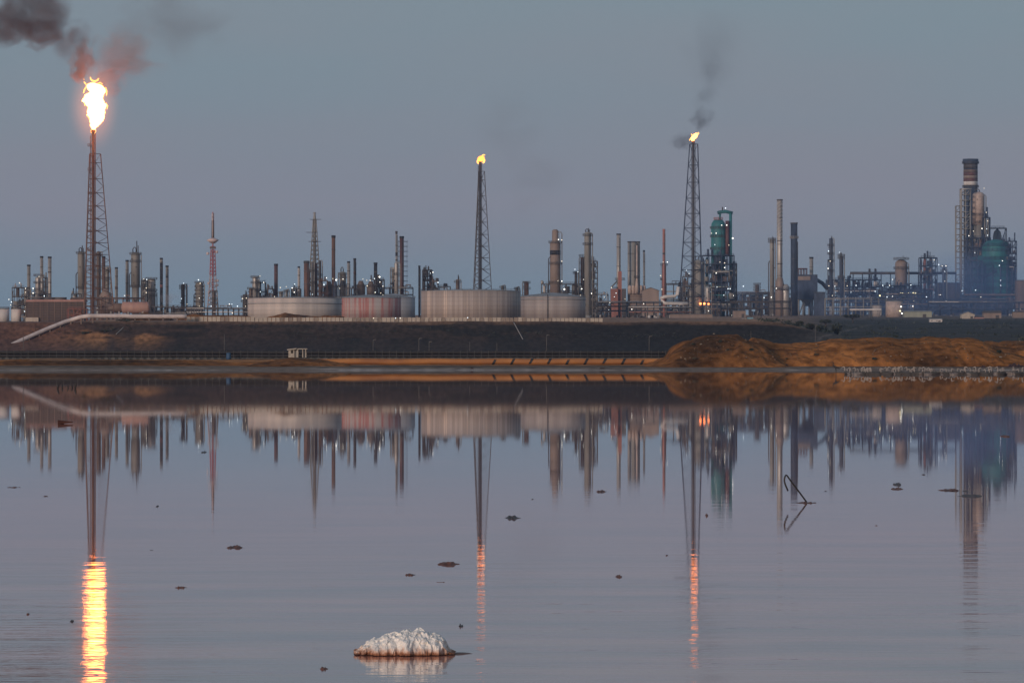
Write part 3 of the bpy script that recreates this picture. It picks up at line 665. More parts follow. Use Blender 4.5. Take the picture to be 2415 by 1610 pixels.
# ---- middle group behind the tanks
column('process_column', 'tallest silver vessel of the cluster behind the widest tank', 595, 608, 651, 712, 3380, 'pale', (655, 668, 684), pipes=1)
column('process_column', 'small brown vessel at the outer end of the cluster behind the widest tank', 587, 596, 678, 712, 3370, 'brown', (682,), pipes=1)
unit_('ladder laced frame with two lamps beside the tallest silver vessel', 608, 626, 660, 712, 3390, 21, ('grey', 'bluesteel', 'pale'), 4, 2, 10, 12)
unit_('low railed vessel group between the lamp frame and the red brown chimney', 626, 645, 676, 712, 3390, 22, ('grey', 'brown', 'dark'), 2, 3, 10, 10)
chimney('chimney', 'thick red brown chimney standing alone behind the widest tank', 646.5, 655.5, 622, 712, 3400, 'redrust')
column('process_column', 'round headed little vessel with a lamp beside the red brown chimney', 658, 667, 686, 712, 3380, 'grey', (692,), pipes=1)
column('process_column', 'little upright vessel with a lamp, second from the red brown chimney', 673, 679, 682, 712, 3380, 'grey', (688,), pipes=1)
unit_('knot of domed vessels under the thin white chimney', 688, 709, 676, 712, 3390, 23, ('grey', 'brown', 'dark'), 2, 3, 12, 10)
chimney('chimney', 'thin white chimney above the knot of domed vessels', 702, 707.5, 628, 705, 3410, 'white')
chimney('chimney', 'stubby thick rusty stack beside the grey lattice derrick', 716.5, 729.5, 615, 712, 3390, 'rust', cap='dark', capy=6)
t = T('lattice_derrick', 'grey lattice derrick with a black tip among rusty stacks', 'lattice tower', 742, 3400, 730, 756, 501, 712, 5)
lattice(t, 742, 3.4, 11.5, 517, 640, 11, .5, .24, 'grey'); lattice(t, 742, 11.5, 12.5, 640, 712, 5, .6, .28, 'brown', name='lower_lattice')
b = MB(); b.lathe(0, 0, [(1.0, 0), (.9, t.z(512)), (.6, t.z(506)), (1.0, t.z(501))], 10); t.part('central_pipe', b, 'grey')
b = MB(); b.box(-3, 4.2, -2, 2, t.z(518), t.z(517)); b.box(-5.5, 2, -2, 2, t.z(548.5), t.z(547.5)); b.box(-4, 4, -3, 3, t.z(570), t.z(569)); t.part('platforms', b, 'dark')
column('process_column', 'slim grey vessel inside the derrick legs', 733, 738, 616, 712, 3380, 'grey', (640, 668), pipes=1)
column('process_column', 'rusty vessel in the middle of the derrick legs', 739.5, 749, 620, 712, 3385, 'rust', (648, 676), pipes=1)
column('process_column', 'dark vessel with a capped head at the outer side of the derrick', 751, 757, 614, 712, 3395, 'dark', (650,), pipes=1)
unit_('rung laced pipe frame beside the derrick', 753, 772, 655, 712, 3370, 25, ('brown', 'dark', 'grey'), 6, 2, 10, 12, fm='rust')
chimney('chimney', 'tallest rusty brown chimney, just past the grey derrick', 782, 791, 555, 705, 3400, 'rust', cap='black', capy=6, bands=[(586, 590, 'redrust')])
def heater(label, x0, x1, yt, yb, D, m, neck=.5):
    xc = (x0 + x1) / 2; t = T('fired_heater', label, 'fired heater', xc, D, x0, x1, yt, yb, (x1 - x0) / 2 * S(D)); r = (x1 - x0) / 2 * t.s; h = t.z(yt)
    b = MB(); b.lathe(0, 0, [(r, h * .25), (r, h * .86), (r * neck, h), (r * neck * .9, h * 1.01)], 18); t.part('casing', b, m)
    b = MB()
    for k in range(8): a = k * math.pi / 4; b.bar((r * .9 * math.cos(a), r * .9 * math.sin(a), 0), (r * .9 * math.cos(a), r * .9 * math.sin(a), h * .26), .6)
    t.part('legs', b, 'grey')
    b = MB(); ringdeck(b, 0, 0, h * .86, r, r * 1.12, t.s * 3.4, n=14); t.part('deck', b, 'dark')
    b = MB(); ringdeck(b, 0, 0, h * .5, r, r * 1.1, t.s * 3.4, n=14); t.part('lower_deck', b, 'dark')
    b = MB(); ladder(b, r * .4, -r * 1.1, 0, h * .86); t.part('ladder', b, 'beam'); return t
heater('khaki fired heater under the tallest rusty chimney', 768, 784, 664, 712, 3380, 'brown')
heater('grey fired heater between the khaki and the black one', 785, 796, 665, 712, 3370, 'bluesteel')
heater('black fired heater with a lamp on its side', 800, 817, 663, 712, 3360, 'black')
column('process_column', 'grey domed vessel topped by a bent arch pipe', 801, 816, 640, 668, 3400, 'grey', (648, 656), arch=10, pipes=2, side=-1)
chimney('chimney', 'pale flared chimney next to the bent arch pipe', 818.5, 826, 616, 690, 3390, 'pale', top=6.5, bands=[])
chimney('chimney', 'mottled dark chimney between the pale flared one and the row of round heaters', 833.5, 840, 609, 712, 3400, 'dark', bands=[(640, 646, 'redrust')])
heater('round brown heater with a dark deck, the one nearer the mottled chimney', 841, 861, 663, 712, 3380, 'brown')
heater('round brown heater below the short black chimney', 865, 884, 664, 712, 3375, 'brown')
unit_('low blue black pump house deck between the black heater and the mottled chimney', 816, 842, 674, 712, 3350, 27, ('bluesteel', 'dark'), 2, 3, 10, 10)
chimney('chimney', 'short black chimney ringed by bright lamps', 881.5, 890, 619, 700, 3390, 'black', cap='black')
unit_('lamp strewn dark pipe tower under the short black chimney', 874, 906, 652, 712, 3400, 28, ('dark', 'bluesteel', 'grey'), 5, 4, 12, 10)
column('process_column', 'pale column with side platforms beside the tall banded chimney', 924, 933, 630, 705, 3420, 'pale', (640, 655, 670), pipes=1, side=-1)
chimney('chimney', 'tall slim pale chimney with black bands beside the dark laddered stack', 932.5, 937.5, 545, 705, 3400, 'pale', bands=[(545, 552, 'dark'), (595, 604, 'black'), (612, 615, 'black')], cap='dark')
column('process_column', 'cream lower sleeve column around the foot of the tall banded chimney', 930, 940, 618, 705, 3380, 'pale', (648,), pipes=1)
chimney('chimney', 'tall dark red stack with step platforms up both sides', 942.5, 952.5, 557, 700, 3410, 'redrust', cap='black', capy=5, rungs=True)
rack('pipe_rack', 'pipe bridge with a looped pipe behind the blue grey tank', 900, 974, 678, 712, 3400, 2, ('grey', 'dark', 'brown'), 31, 18, 8)
chimney('chimney', 'thin black pole chimney standing over the gap between two tanks', 986.5, 991.5, 626, 715, 3400, 'black', cap='black')
unit_('dark square tower of stacked decks with two lamps behind the corrugated tank', 997, 1019, 628, 712, 3420, 33, ('dark', 'black', 'redrust'), 9, 3, 12, 11, fm='dark')
unit_('lower dark stepped deck leaning on the dark square tower', 1017, 1033, 656, 712, 3410, 34, ('dark', 'brown'), 5, 2, 10, 10, fm='dark')
unit_('low trestle with beams above the rim of the corrugated tank', 1033, 1062, 670, 712, 3420, 35, ('brown', 'dark'), 2, 3, 10, 12, np_=3)
column('process_column', 'lone stub vessel with a davit arm above the corrugated tank', 1075, 1084, 658, 712, 3400, 'brown', (666,), mast=10, pipes=1)

# ---- around the banded column
column('process_column', 'tiny stub vessel peeping over the corrugated tank by the middle flare', 1182, 1189, 672, 712, 3420, 'grey', (679,), pipes=1)
column('process_column', 'small vessel with a curved pipe at the corrugated tank end', 1216, 1222, 676, 712, 3420, 'grey', (682,), pipes=1)
column('process_column', 'short khaki vessel standing between the corrugated and the dull grey tank', 1236, 1247, 663, 712, 3420, 'rust', (668, 682), pipes=1, side=-1)
column('process_column', 'great column with a single black band and a bottle neck top', 1297, 1322, 541, 712, 3600, 'tan', (573, 623, 668), neck=(15, 573), band=[(590.5, 601, 'black')], pipes=2)
unit_('lamp lit pipe deck between the two great columns', 1277, 1380, 664, 712, 3640, 41, ('pale', 'dark', 'grey', 'brown'), 4, 9, 16, 14)
column('process_column', 'slim stub column with a flat deck between the two great columns', 1355, 1361, 640, 690, 3620, 'tan', (645,), pipes=1)
column('process_column', 'orange tinted narrow column hugging the tall grey one', 1369, 1379, 606, 712, 3640, 'rust', (605, 622, 640, 655), pipes=1, side=-1)
column('process_column', 'tall grey column with a top scaffold, second of the great columns', 1378, 1394, 546, 735, 3600, 'grey', (556, 577), arch=6, mast=8, pipes=2)
unit_('narrow stair scaffold climbing the side of the tall grey column', 1393, 1409, 606, 720, 3630, 43, ('dark', 'grey', 'bluesteel'), 10, 2, 10, 8)

# ---- middle right
chimney('chimney', 'tall spotted silver chimney over the brick red heater', 1454, 1464, 551, 690, 4000, 'pale', capy=3)
t = T('fired_heater', 'brick red heater block with a square duct below the spotted silver chimney', 'fired heater', 1457, 4000, 1440, 1475, 640, 725, 8)
b = MB(); b.box(t.x(1457.5), t.x(1466), -4, 4, 0, t.z(640)); t.part('duct', b, 'brick')
b = MB(); b.box(t.x(1440), t.x(1457), -8, 8, 0, t.z(681)); t.part('firebox', b, 'brick')
b = MB(); b.box(t.x(1466.2), t.x(1476), -7, 7, 0, t.z(681)); t.part('annexe', b, 'dark')
b = MB(); b.bar((t.x(1441), -4, t.z(678)), (t.x(1456), -4, t.z(662)), .8); b.bar((t.x(1441), 4, t.z(678)), (t.x(1456), 4, t.z(662)), .8); b.bar((t.x(1441), -4, t.z(678)), (t.x(1457), -4, t.z(678)), .6); t.part('brace', b, 'beam')
b = MB(); ringdeck(b, t.x(1462), 0, t.z(660), 2, 3.8, 1.2, n=10); t.part('deck', b, 'beam')
unit_('small dark lamp cluster between the stair scaffold and the brick heater', 1405, 1434, 690, 725, 3950, 45, ('pale', 'bluesteel', 'dark'), 3, 4, 10, 10)
chimney('chimney', 'silver stack at the outer side of the silver trio', 1480, 1488.5, 569, 700, 4020, 'pale', cap='dark', capy=3)
chimney('chimney', 'broad dull stack in the middle of the silver trio', 1488.5, 1501, 569, 700, 4040, 'grey', cap='dark', capy=3)
chimney('chimney', 'dull stack behind the coned silver stack of the trio', 1500.5, 1509.5, 569, 700, 4030, 'grey', cap='dark', capy=3)
t = T('coned_stack', 'bright warm stack on a steep cone in front of the silver trio', 'chimney', 1502, 3990, 1496, 1509, 575, 690, 4)
b = MB(); b.lathe(0, 0, [(t.x(1506.5), t.z(690)), (t.x(1506), t.z(672)), (t.x(1504), t.z(655)), (t.x(1504), t.z(578))], 14); t.part('shaft', b, 'pink')
b = MB(); b.lathe(0, 0, [(t.x(1504.6), t.z(578)), (t.x(1504.6), t.z(575))], 14); t.part('rim', b, 'dark')
b = MB(); ringdeck(b, 0, 0, t.z(655), 1, t.x(1508.5), 1.2, n=10); t.part('deck', b, 'dark')
t = T('lobed_heater', 'warm lit ribbed round heater under the silver trio of stacks', 'fired heater', 1501, 4000, 1480, 1523, 672, 725, 10)
b = MB(); b.lathe(0, 0, [(t.x(1518), 0), (t.x(1518), t.z(692))], 24); t.part('base', b, 'tan')
for k, (a, q) in enumerate(((1480, 1490), (1489, 1497), (1496, 1507), (1507, 1515), (1514, 1523))):
    b = MB(); yy = -7 if k in (1, 2, 3) else -4; b.lathe(t.x((a + q) / 2), yy, [(t.x(1501 + (q - a) / 2), t.z(693)), (t.x(1501 + (q - a) / 2), t.z(677)), (t.x(1501 + (q - a) / 3), t.z(673))], 14); t.part('lobe', b, 'pink')
b = MB()
for y_ in (679, 685, 691): b.lathe(0, 0, [(t.x(1519), t.z(y_)), (t.x(1519), t.z(y_ - .8))], 24)
for y_ in (700, 706, 712): b.lathe(0, 0, [(t.x(1519), t.z(y_)), (t.x(1519), t.z(y_ - .8))], 24)
t.part('hoops', b, 'brown')
chimney('chimney', 'thinnest pale chimney beside the silver trio', 1516.5, 1521, 590, 690, 4030, 'pale')
shed('gabled_building', 'tan gabled building with a dark roof and roof vents below the slim red stack', 1514, 1553, 686, 679, 727, 3950, 'tan', depth=26, gable_front=True, cat='building')
chimney('chimney', 'slim pinkish red stack standing on a fat red base', 1562.5, 1569, 540, 630, 4010, 'red', cap='red', bands=[(596, 600, 'dark')])
t = T('stack_base', 'fat red stack base with a round deck and lamps', 'stack base', 1566, 4015, 1559, 1573, 622, 725, 5)
b = MB(); b.lathe(0, 0, [(t.x(1572), 0), (t.x(1571), t.z(626))], 16); t.part('shell', b, 'brick')
b = MB(); ringdeck(b, 0, 0, t.z(626), 2, t.x(1574), 1.3, n=12); t.part('deck', b, 'dark')
b = MB(); ladder(b, t.x(1560), -t.x(1572), t.z(720), t.z(626)); t.part('ladder', b, 'beam')
b = MB(); b.box(t.x(1557), t.x(1561), -2, 2, t.z(660), t.z(656)); t.part('side_platform', b, 'dark')
rack('pipe_rack', 'short bridge of pale ducts between the fat red base and the third flare tower', 1571, 1606, 669, 725, 4050, 3, ('pale', 'dark', 'grey'), 51, 16, 8)
t = T('bent_duct', 'thick beige pipe bending down in front of the tan gabled building', 'pipe', 1590, 3900, 1554, 1622, 696, 720, 2)
b = MB(); b.tube([(t.x(1600), -1, t.z(676)), (t.x(1597), -1, t.z(694)), (t.x(1592), -1, t.z(699)), (t.x(1566), -1, t.z(700)), (t.x(1558), -1, t.z(703)), (t.x(1560), -1, t.z(710)), (t.x(1568), -1, t.z(715)), (t.x(1622), -1, t.z(716))], 1.35, 10); t.part('pipe', b, 'white')
b = MB()
for q in (1570, 1590, 1612): b.bar((t.x(q), -1, 0), (t.x(q), -1, t.z(716)), .6)
t.part('supports', b, 'beam')
unit_('dark blue pipe structure within the third flare tower legs', 1600, 1634, 668, 727, 4250, 52, ('bluesteel', 'dark', 'brown'), 4, 4, 16, 14, fm='bluesteel')
column('process_column', 'grey mottled column beside the third flare pipe', 1635, 1658, 612, 732, 4300, 'grey', (623, 640, 670, 700), pipes=2, arch=8)
unit_('small khaki deck frame with two lamps beside the third flare', 1610, 1634, 645, 690, 4240, 53, ('brown', 'grey'), 4, 2, 8, 12)

# ---- teal reactor
t = T('teal_reactor', 'teal domed reactor vessel with a white gantry arch over its head', 'reactor', 1694, 4600, 1678, 1730, 488, 600, 7)
r = t.x(1711)
b = MB(); b.lathe(0, 0, [(r * .95, 0), (r, t.z(590)), (r, t.z(536)), (r * .93, t.z(527)), (r * .72, t.z(521)), (r * .5, t.z(518))], 24); t.part('shell', b, 'teal')
b = MB(); ringdeck(b, 0, 0, t.z(518), 4, r * .62, 1.5, n=12); t.part('top_deck', b, 'red')
for y_ in (539, 559, 588):
    b = MB(); ringdeck(b, 0, 0, t.z(y_), r, r * 1.14, 1.4, n=16); t.part('deck', b, 'dark')
b = MB(); b.cyl(t.x(1723), 0, 0, t.z(503), t.x(1697.5), n=10); t.part('side_riser', b, 'teal')
b = MB(); b.cyl(t.x(1698), 0, t.z(520), t.z(503), t.x(1696.4), n=10); b.tube([(t.x(1692), 0, t.z(502)), (t.x(1700), 0, t.z(500)), (t.x(1712), 0, t.z(499)), (t.x(1728), 0, t.z(503))], 1.5, 8); t.part('gantry_arch', b, 'tealdark')
b = MB(); b.bar((t.x(1704), 0, t.z(500)), (t.x(1704), 0, t.z(488)), .9); b.bar((t.x(1709), 0, t.z(500)), (t.x(1709), 0, t.z(494)), .7); t.part('vent_mast', b, 'dark')
b = MB(); b.cyl(t.x(1715), -3, t.z(605), t.z(521), t.x(1698.5), n=10); t.part('red_riser', b, 'redrust')
b = MB(); ladder(b, t.x(1702), -r * 1.04, t.z(700), t.z(530), 1.4, 3); t.part('ladder', b, 'beam')
unit_('dark blue tower block of decks carrying the teal reactor', 1656, 1730, 592, 735, 4580, 55, ('bluesteel', 'tealdark', 'brown', 'grey', 'dark'), 7, 8, 26, 14, fm='bluesteel', np_=9)
unit_('stair tower with landings on the outer side of the teal reactor block', 1727, 1737, 612, 735, 4600, 56, ('grey', 'brown'), 9, 1, 12, 10, fm='beam', roofline=False)
column('process_column', 'pale stub vessel at the foot of the teal reactor block', 1663, 1675, 676, 735, 4520, 'pale', (), pipes=1)
b_ = None
rack('pipe_rack', 'thin distant pipe clutter with lamp beyond the teal block', 1735, 1815, 690, 735, 4900, 2, ('grey', 'bluesteel', 'brown'), 57, 16, 10)
column('process_column', 'tiny distant vessel with stacked rings beyond the teal block', 1781, 1790, 670, 720, 5000, 'brown', (672, 679, 686), pipes=0)

# ---- blue haze group
column('process_column', 'pale slender column with a laddered side beside the twisted chimney', 1815.5, 1826, 563, 735, 4800, 'grey', (566, 572), pipes=2, mast=6)
t = chimney('chimney', 'tall pale chimney with a spiral strake round its upper half', 1832.5, 1845.5, 470, 735, 4800, 'pale', cap='dark', capy=3, bands=[(567, 569, 'dark'), (621, 623, 'dark')])
b = MB()
for ph in (0, 2.1, 4.2):
    b.tube([(6.3 * .42 * math.cos(ph + k * .55), 6.3 * .42 * math.sin(ph + k * .55), t.z(565) + (t.z(474) - t.z(565)) * k / 40) for k in range(41)], .32, 5)
t.part('spiral_strake', b, 'white')
t = T('fired_heater', 'pale stepped heater at the foot of the spiral chimney', 'fired heater', 1846, 4760, 1829, 1862, 655, 735, 8)
b = MB(); b.lathe(t.x(1839), 0, [(t.x(1857), 0), (t.x(1856), t.z(670)), (t.x(1853), t.z(655))], 18); t.part('cone', b, 'tan')
b = MB(); b.lathe(t.x(1853), 0, [(t.x(1855), 0), (t.x(1855), t.z(676)), (t.x(1850), t.z(670))], 18); t.part('drum', b, 'pale')
b = MB(); ringdeck(b, t.x(1845), 0, t.z(682), 5, 8, 1.5); t.part('deck', b, 'dark')
t = chimney('chimney', 'thick slate grey square topped stack at the boiler block', 1864.5, 1881, 525, 735, 4750, 'bluesteel', cap='dark', capy=3)
b = MB(); ringdeck(b, 0, 0, t.z(562), 3.2, 4.0, 1.6, n=14); t.part('deck', b, 'pale')
b = MB(); b.box(1.6, 3.6, -1.2, 1.2, t.z(640), t.z(570)); t.part('lift_cage', b, 'dark')
t = T('boiler_block', 'tall blue boiler block on open legs behind the slate grey stack', 'boiler', 1902, 4820, 1878, 1926, 632, 745, 14)
b = MB(); b.box(t.x(1879), t.x(1926), -14, 14, t.z(706), t.z(648)); t.part('casing', b, 'bluesteel')
b = MB(); b.box(t.x(1880), t.x(1909), -14.6, -14.02, t.z(661), t.z(652)); t.part('warm_cladding', b, 'tan')
b = MB(); frame(b, t.x(1882), t.x(1924), -12, 12, 0, t.z(706), 3, 1, 1, 1.3, seed=3); t.part('legs', b, 'grey')
b = MB(); frame(b, t.x(1883), t.x(1902), -8, 8, t.z(648), t.z(634), 3, 1, 1, .6, False); b.box(t.x(1882), t.x(1903), -8, 8, t.z(634), t.z(632.5)); t.part('roof_frame', b, 'redrust')
b = MB(); b.add([(t.x(1890), -13, t.z(706)), (t.x(1914), -13, t.z(706)), (t.x(1904), -13, t.z(722)), (t.x(1900), -13, t.z(722)), (t.x(1890), 13, t.z(706)), (t.x(1914), 13, t.z(706)), (t.x(1904), 13, t.z(722)), (t.x(1900), 13, t.z(722))], [(0, 3, 2, 1), (4, 5, 6, 7), (0, 4, 7, 3), (1, 2, 6, 5), (3, 7, 6, 2)]); t.part('hopper', b, 'dark')
b = MB(); b.tube([(t.x(1926), 0, t.z(660)), (t.x(1940), 0, t.z(668)), (t.x(1952), 0, t.z(682))], 1.8, 8); t.part('inclined_duct', b, 'dark')
chimney('chimney', 'short pale chimney on the roof of the blue boiler block', 1909, 1918, 606, 660, 4830, 'pale')
shed('dark_pump_house', 'dark blue pump house under the inclined duct', 1920, 1945, 690, 688, 740, 4700, 'bluesteel', depth=14, door=False)
column('process_column', 'dark blue ringed column with three lamps up one side', 1955.5, 1964, 561, 700, 5000, 'bluesteel', (580, 600, 617, 640), mast=5, pipes=2, deckmat='dark')
column('process_column', 'shorter dark column with a crowned head next to the ringed one', 1979.5, 1988.5, 604, 700, 5000, 'bluesteel', (604, 610, 655), arch=8, pipes=1)
unit_('long blue deck of air coolers below the ringed column', 1950, 2076, 654, 745, 5050, 61, ('bluesteel', 'white', 'bluesteel', 'dark'), 5, 14, 26, 12, fm='bluesteel', np_=12)
t = T('header_pipe', 'long dark overhead header pipe above the air coolers', 'pipe', 2100, 5080, 2004, 2255, 643, 655, 1)
b = MB(); b.tube([(t.x(2005), 0, t.z(655)), (t.x(2005), 0, t.z(644)), (t.x(2255), 0, t.z(644))], 1.3, 8); t.part('pipe', b, 'dark')
b = MB()
for q in range(2012, 2256, 22): b.bar((t.x(q), 0, 0), (t.x(q), 0, t.z(645)), .8)
t.part('trestles', b, 'bluesteel')
column('process_column', 'tiny twin topped vent drum on the header pipe', 2048, 2053, 633, 645, 5090, 'dark', (), pipes=0)
column('process_column', 'second tiny vent drum on the header pipe, nearer the crowned drum', 2062, 2067, 633, 645, 5090, 'dark', (), pipes=0)
column('process_column', 'fat pinkish grey drum with a crowned deck above the air coolers', 2111, 2140, 612, 712, 5060, 'tan', (612, 634), mast=9, pipes=2)
unit_('blue deck stack below the fat pinkish drum', 2076, 2172, 668, 745, 5040, 63, ('bluesteel', 'dark', 'bluesteel', 'grey'), 5, 9, 26, 12, fm='bluesteel', np_=9)
unit_('tall blue frame with a canopy top and a red vessel beside the three lamp post', 2169, 2208, 598, 745, 5060, 64, ('bluesteel', 'red', 'bluesteel', 'tan'), 7, 5, 22, 13, fm='bluesteel', np_=8)
column('process_column', 'thin lamp topped column between the canopy frame and the striped chimney tower', 2222, 2230, 630, 720, 5040, 'bluesteel', (630, 640), pipes=1)
shed('flat_building', 'grey brown flat building behind the thin lamp column', 2212, 2262, 668, 666, 742, 5150, 'brown', depth=16, door=False, roofm='dark')

# ---- striped chimney tower and teal regenerator
t = chimney('striped_chimney', 'great chimney with dark, brown and cream stripes at its top', 2272, 2306, 375, 742, 5250, 'bluesteel', cap='bluesteel', capy=10, bands=[(386, 398, 'dark'), (400, 407, 'brown'), (407, 414, 'redrust'), (414, 421, 'tan'), (421, 428, 'redrust'), (428, 438, 'white')])
b = MB(); ringdeck(b, 0, 0, t.z(386), 7, 8.6, 1.6, n=16); t.part('deck', b, 'dark')
b = MB(); ringdeck(b, 0, 0, t.z(442), 7, 8.4, 1.6, n=16); t.part('lower_deck', b, 'beam')
t = T('stair_tower', 'caged stair tower climbing the front of the striped chimney', 'stair tower', 2271, 5200, 2254, 2288, 444, 742, 6)
b = MB(); frame(b, t.x(2265), t.x(2288), -5, 5, 0, t.z(446), 2, 1, 22, .85, True, 3); t.part('frame', b, 'grey')
b = MB(); frame(b, t.x(2254), t.x(2265), -4, 4, 0, t.z(486), 1, 1, 19, .75, True, 5); t.part('outer_frame', b, 'grey')
b = MB()
for k in range(22): zz = t.z(742) + (t.z(446) - t.z(742)) * (k + 1) / 22; b.box(t.x(2266), t.x(2287), -4.6, 4.6, zz - .5, zz - .2)
t.part('landings', b, 'brown')
b = MB(); b.tube([(t.x(2266), -6, 0), (t.x(2266), -6, t.z(450)), (t.x(2269), -6, t.z(446)), (t.x(2290), -6, t.z(446))], .9, 6); t.part('riser_pipe', b, 'pale')
column('process_column', 'pinkish tall vessel with curved head clamped to the striped chimney', 2293, 2322, 452, 742, 5210, 'pink', (508, 527), skirt=530, pipes=2, arch=6)
unit_('dark blue deck cluster at the waist of the striped chimney', 2276, 2334, 548, 745, 5180, 71, ('bluesteel', 'dark', 'bluesteel', 'brown'), 8, 6, 22, 14, fm='bluesteel', np_=9)
unit_('small lamp lit ledge frame beside the pinkish tall vessel', 2318, 2334, 496, 560, 5200, 72, ('bluesteel', 'grey'), 4, 2, 10, 10, fm='bluesteel')
unit_('open gantry frame standing above the teal regenerator dome', 2332, 2372, 523, 600, 5260, 73, ('grey',), 4, 1, 14, 18, np_=2, roofline=False)
t = T('teal_regenerator', 'huge dark teal regenerator with a smaller domed vessel on its shoulder', 'reactor', 2336, 5150, 2280, 2395, 565, 742, 29)
b = MB(); rr = t.x(2336 + 57)
b.lathe(t.x(2336), 0, [(rr * .55, 0), (rr, t.z(700)), (rr, t.z(632)), (rr * .93, t.z(618)), (rr * .75, t.z(608)), (rr * .4, t.z(602))], 36); t.part('main_vessel', b, 'tealdark')
b = MB(); r2 = 33 * t.s; b.lathe(t.x(2347), -6, [(r2, t.z(640)), (r2, t.z(586)), (r2 * .9, t.z(576)), (r2 * .65, t.z(569)), (r2 * .2, t.z(565))], 28); t.part('upper_vessel', b, 'tealdark')
for y_ in (612, 624, 638, 652, 666, 682):
    b = MB(); ringdeck(b, t.x(2336), 0, t.z(y_), rr, rr * (1.05 if y_ > 620 else .9), 2.0, n=26); t.part('ring_deck', b, 'bluesteel')
for y_ in (580, 592):
    b = MB(); ringdeck(b, t.x(2347), -6, t.z(y_), r2, r2 * 1.06, 1.8, n=20); t.part('upper_ring_deck', b, 'bluesteel')
for k in range(9):
    a = R(-160 + k * 17.5); b = MB(); b.bar((t.x(2336) + rr * 1.05 * math.cos(a), rr * 1.05 * math.sin(a), 0), (t.x(2336) + rr * 1.05 * math.cos(a), rr * 1.05 * math.sin(a), t.z(626)), 1.1); t.part('column_post', b, 'bluesteel')
b = MB(); b.tube([(t.x(2300) , -rr * .8, t.z(668)), (t.x(2322), -rr * 1.02, t.z(650)), (t.x(2345), -rr * 1.02, t.z(640))], 1.2, 7); t.part('stair', b, 'bluesteel')
b = MB(); b.cyl(t.x(2368), -10, t.z(640), t.z(572), 3.2, n=12); t.part('standpipe', b, 'tealdark')
unit_('outer blue stair frame on the far flank of the teal regenerator', 2366, 2396, 556, 745, 5140, 75, ('bluesteel', 'grey'), 12, 2, 14, 9, fm='bluesteel', np_=6)
unit_('blue pipe lattice clinging to the near flank of the teal regenerator', 2282, 2316, 606, 745, 5105, 77, ('bluesteel', 'tealdark', 'dark'), 8, 3, 12, 11, fm='bluesteel', np_=6, fill=.3)
unit_('narrow dark platform stack between the stair tower and the pinkish tall vessel', 2284, 2296, 450, 560, 5215, 78, ('bluesteel', 'dark'), 9, 2, 10, 10, fm='bluesteel', np_=3)
unit_('dark blue base deck under the teal regenerator', 2268, 2400, 692, 745, 5060, 76, ('bluesteel', 'dark', 'brown'), 3, 8, 20, 15, fm='bluesteel', np_=8)
shed('concrete_block_house', 'grey block house with a pale door panel at the picture edge', 2395, 2440, 662, 660, 735, 5050, 'brown', depth=16, door=True)

# ---- long racks at the front
rack('pipe_rack', 'long low rack of pale pipes starting at the dull grey tank end', 1380, 1562, 712, 744, 3700, 3, ('pale', 'white', 'dark', 'bluesteel', 'brown'), 81, 20, 9, extra=True)
rack('pipe_rack', 'lower lattice rack with white pipes before the tan gabled building', 1482, 1632, 724, 748, 3620, 2, ('white', 'pale', 'bluesteel', 'brick'), 82, 14, 8)
rack('pipe_rack', 'rack under the teal reactor block with orange burner lights', 1618, 1740, 712, 745, 4350, 2, ('bluesteel', 'dark', 'tan'), 83, 22, 9)
rack('pipe_rack', 'straight pale pink pipe rack before the slate grey stack', 1700, 1866, 711, 744, 4300, 2, ('pink', 'pale', 'dark'), 84, 22, 8, extra=False)
rack('pipe_rack', 'tall open grey rack with square bays under the air coolers', 1946, 2090, 703, 744, 4600, 4, ('grey', 'bluesteel', 'dark'), 85, 17, 10, fm='grey', pr=.25, extra=False)
rack('pipe_rack', 'long deck of yellow lit pipes beside the small pale tank', 2088, 2190, 693, 742, 4800, 4, ('bluesteel', 'tan', 'dark'), 86, 16, 10, fm='bluesteel')
rack('pipe_rack', 'blue shaded rack with pale posts in front of the striped chimney', 2190, 2430, 712, 750, 4700, 2, ('pale', 'bluesteel', 'dark'), 87, 26, 9, fm='bluesteel')
unit_('low dark unit between the straight pink rack and the boiler legs', 1740, 1870, 690, 742, 4950, 88, ('bluesteel', 'dark', 'brown'), 3, 9, 20, 14, fm='bluesteel')
unit_('low dark equipment row behind the pale front rack', 1478, 1660, 708, 744, 4380, 89, ('bluesteel', 'dark', 'brown'), 2, 12, 20, 16, fm='bluesteel')
unit_('low dark equipment row behind the dull grey tank end', 1378, 1480, 712, 744, 4100, 90, ('bluesteel', 'dark', 'brown'), 2, 7, 20, 16, fm='bluesteel')
unit_('shaded low equipment below the canopy frame', 2160, 2280, 705, 746, 4950, 91, ('bluesteel', 'dark'), 3, 8, 20, 14, fm='bluesteel')
t = T('road_pipe', 'single white pipe on short posts before the smallest pale tank', 'pipe', 2045, 4300, 2004, 2085, 728, 745, 1)
b = MB(); b.tube([(t.x(2004), 0, t.z(730)), (t.x(2078), 0, t.z(730)), (t.x(2078), 0, t.z(744))], .75, 8); t.part('pipe', b, 'white')
b = MB()
for q in (2010, 2030, 2050, 2070): b.bar((t.x(q), 0, 0), (t.x(q), 0, t.z(730)), .5)
t.part('supports', b, 'grey')

